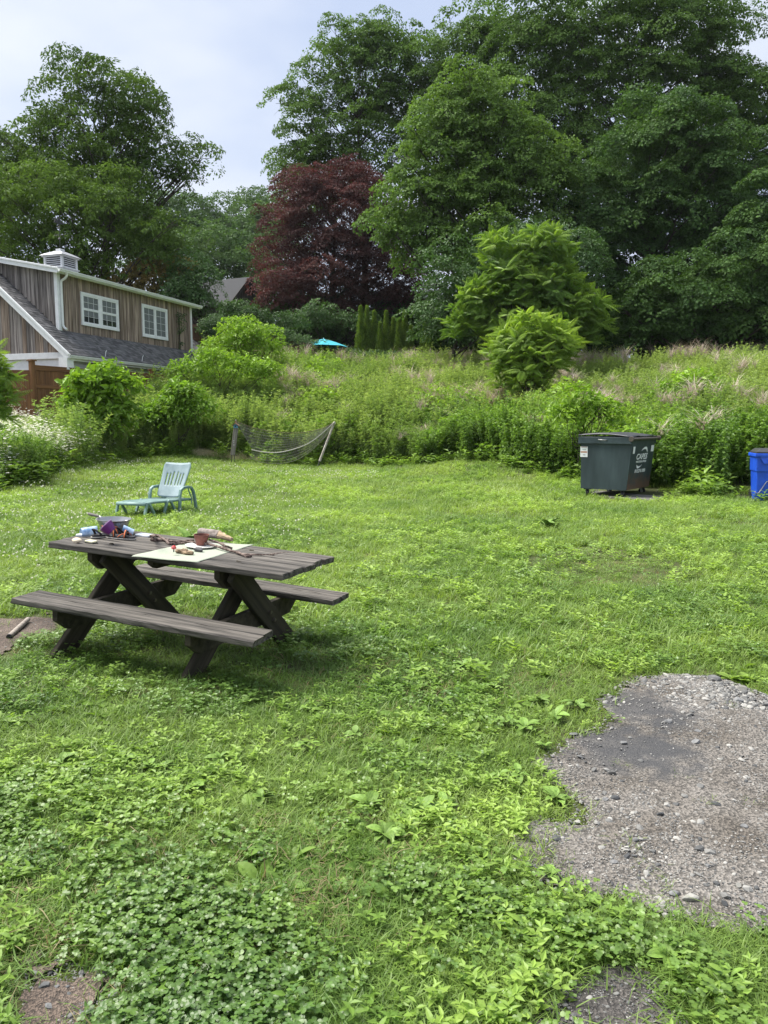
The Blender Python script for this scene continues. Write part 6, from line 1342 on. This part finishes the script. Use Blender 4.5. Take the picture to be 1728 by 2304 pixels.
for x0, x1, z0_, z1_ in ((.16, .27, .95, 1.1), (1.24, 1.42, .97, 1.11)): MB().add([fpt(x0, z0_), fpt(x1, z0_), fpt(x1, z1_), fpt(x0, z1_)], [(0, 1, 2, 3)]).build('reflector_sticker', M['decal'], dm)
def side_quad(y0, y1, z0_, z1_, m, off=-.004, nm='sticker', par=dm): return MB().add([(off, y0, z0_), (off, y1, z0_), (off, y1, z1_), (off, y0, z1_)], [(0, 1, 2, 3)]).build(nm, M[m], par)
stk = side_quad(.86, 1.03, .86, 1.09, 'sticker', nm='warning_sticker')
side_quad(.87, 1.02, .955, .985, 'stripe', -.006, 'sticker_band', stk); side_quad(.875, 1.015, 1.072, 1.084, 'stripe', -.006, 'sticker_band', stk); side_quad(.91, .97, .90, .915, 'caster', -.006, 'sticker_print', stk); side_quad(.90, .98, 1.02, 1.03, 'caster', -.006, 'sticker_print', stk)
# concrete pad
M['concrete'] = pm('worn_concrete', (.15, .14, .13), .9, .25, 8, c2=(.22, .21, .195), bump=.3)
pd = [pick(x, y) for x, y in ((1318, 1106), (1345, 1118), (1420, 1124), (1470, 1128), (1512, 1116), (1490, 1104))]
tag(MB().prism([(p.x, p.y, .0) for p in pd], (0, 0, .03)).build('concrete_pad', M['concrete'], None), kind='structure')

# ------------------------------------------------------------------ blue bin
M['binblue'] = pm('blue_plastic', (.012, .075, .58), .4, .12, 6, c2=(.02, .11, .72), spec=.5)
b0 = pick(1700, 1128); bb = tag(empty('blue_bin', (at(1697, 1120, b0.y).x, b0.y+.0, float(zt(b0.x, b0.y))), (0, 0, -.25)), 'bright blue wheeled recycling bin with grey lid', 'bin')
bw, bd, bh_ = .62, .66, .98
def frus(nm, x0, x1, y0, y1, z0_, z1_, tp_, m, bev=.02, par=bb):
    vs = [(x0+tp_, y0+tp_, z0_), (x1-tp_, y0+tp_, z0_), (x1-tp_, y1-tp_, z0_), (x0+tp_, y1-tp_, z0_), (x0, y0, z1_), (x1, y0, z1_), (x1, y1, z1_), (x0, y1, z1_)]
    return MB().add(vs, [(3, 2, 1, 0), (4, 5, 6, 7), (0, 1, 5, 4), (1, 2, 6, 5), (2, 3, 7, 6), (3, 0, 4, 7)]).build(nm, M[m], par, bevel=bev)
frus('lower_body', .025, bw-.025, .03, bd-.03, 0, .62, .03, 'binblue'); frus('upper_body', 0, bw, 0, bd, .6, bh_, .012, 'binblue')
frus('rim', -.025, bw+.025, -.03, bd+.03, bh_-.07, bh_, .0, 'binblue', .012); frus('lid', -.005, bw+.005, -.01, bd+.02, bh_+.002, bh_+.035, -.01, 'rubber', .008)
vs = [(.0, -.005, 0), (bw, -.005, 0), (bw, bd, 0), (0, bd, 0), (.07, .08, .065), (bw-.07, .08, .065), (bw-.07, bd-.08, .065), (.07, bd-.08, .065)]
MB().add([(x, y, z+bh_+.03) for x, y, z in vs], [(4, 5, 6, 7), (0, 1, 5, 4), (1, 2, 6, 5), (2, 3, 7, 6), (3, 0, 4, 7)]).build('lid_dome', M['lid'], bb, bevel=.01)
MB().prism([(.06, -.012, bh_-.065), (bw-.06, -.012, bh_-.065), (bw-.14, -.03, bh_-.21), (.14, -.03, bh_-.21)], (0, .03, 0)).build('front_panel', M['binblue'], bb, bevel=.006)
for k in range(5): MB().box((.2+k*.06, -.027, bh_-.15), (.01, .012, .09)).build('panel_rib', M['binblue'], bb)
frus('recess', .2, bw-.2, .02, .06, .42, .56, .01, 'binblue', .006)
MB().tube([(-.0, -.0, .2), (.03, -.005, .165), (.08, .0, .17), (.13, .005, .25), (.19, .0, .36), (.22, -.01, .41), (.42, -.01, .41)], .009, 7).build('lift_bar', M['caster'], bb, smooth=1)
for xx in (.06, bw-.06): MB().lathe([(0, -.03), (.1, -.03), (.11, -.02), (.11, .02), (.1, .03), (0, .03)], 20, (xx, bd-.03, .1), Matrix.Rotation(math.pi/2, 3, 'Y')).build('wheel', M['rubber'], bb, smooth=40)

# ------------------------------------------------------------------ damp summer air
M['air'], _t, _b = newmat('haze'); _t.nodes.remove(_b); _v = _t.nodes.new('ShaderNodeVolumePrincipled'); _v.inputs['Color'].default_value = (.86, .91, 1, 1); _v.inputs['Density'].default_value = .00012; _v.inputs['Anisotropy'].default_value = .2
_t.links.new(_v.outputs[0], _t.nodes['Material Output'].inputs['Volume'])
tag(MB().box((0, 190, 34), (640, 440, 86)).build('haze', M['air'], None), kind='stuff')
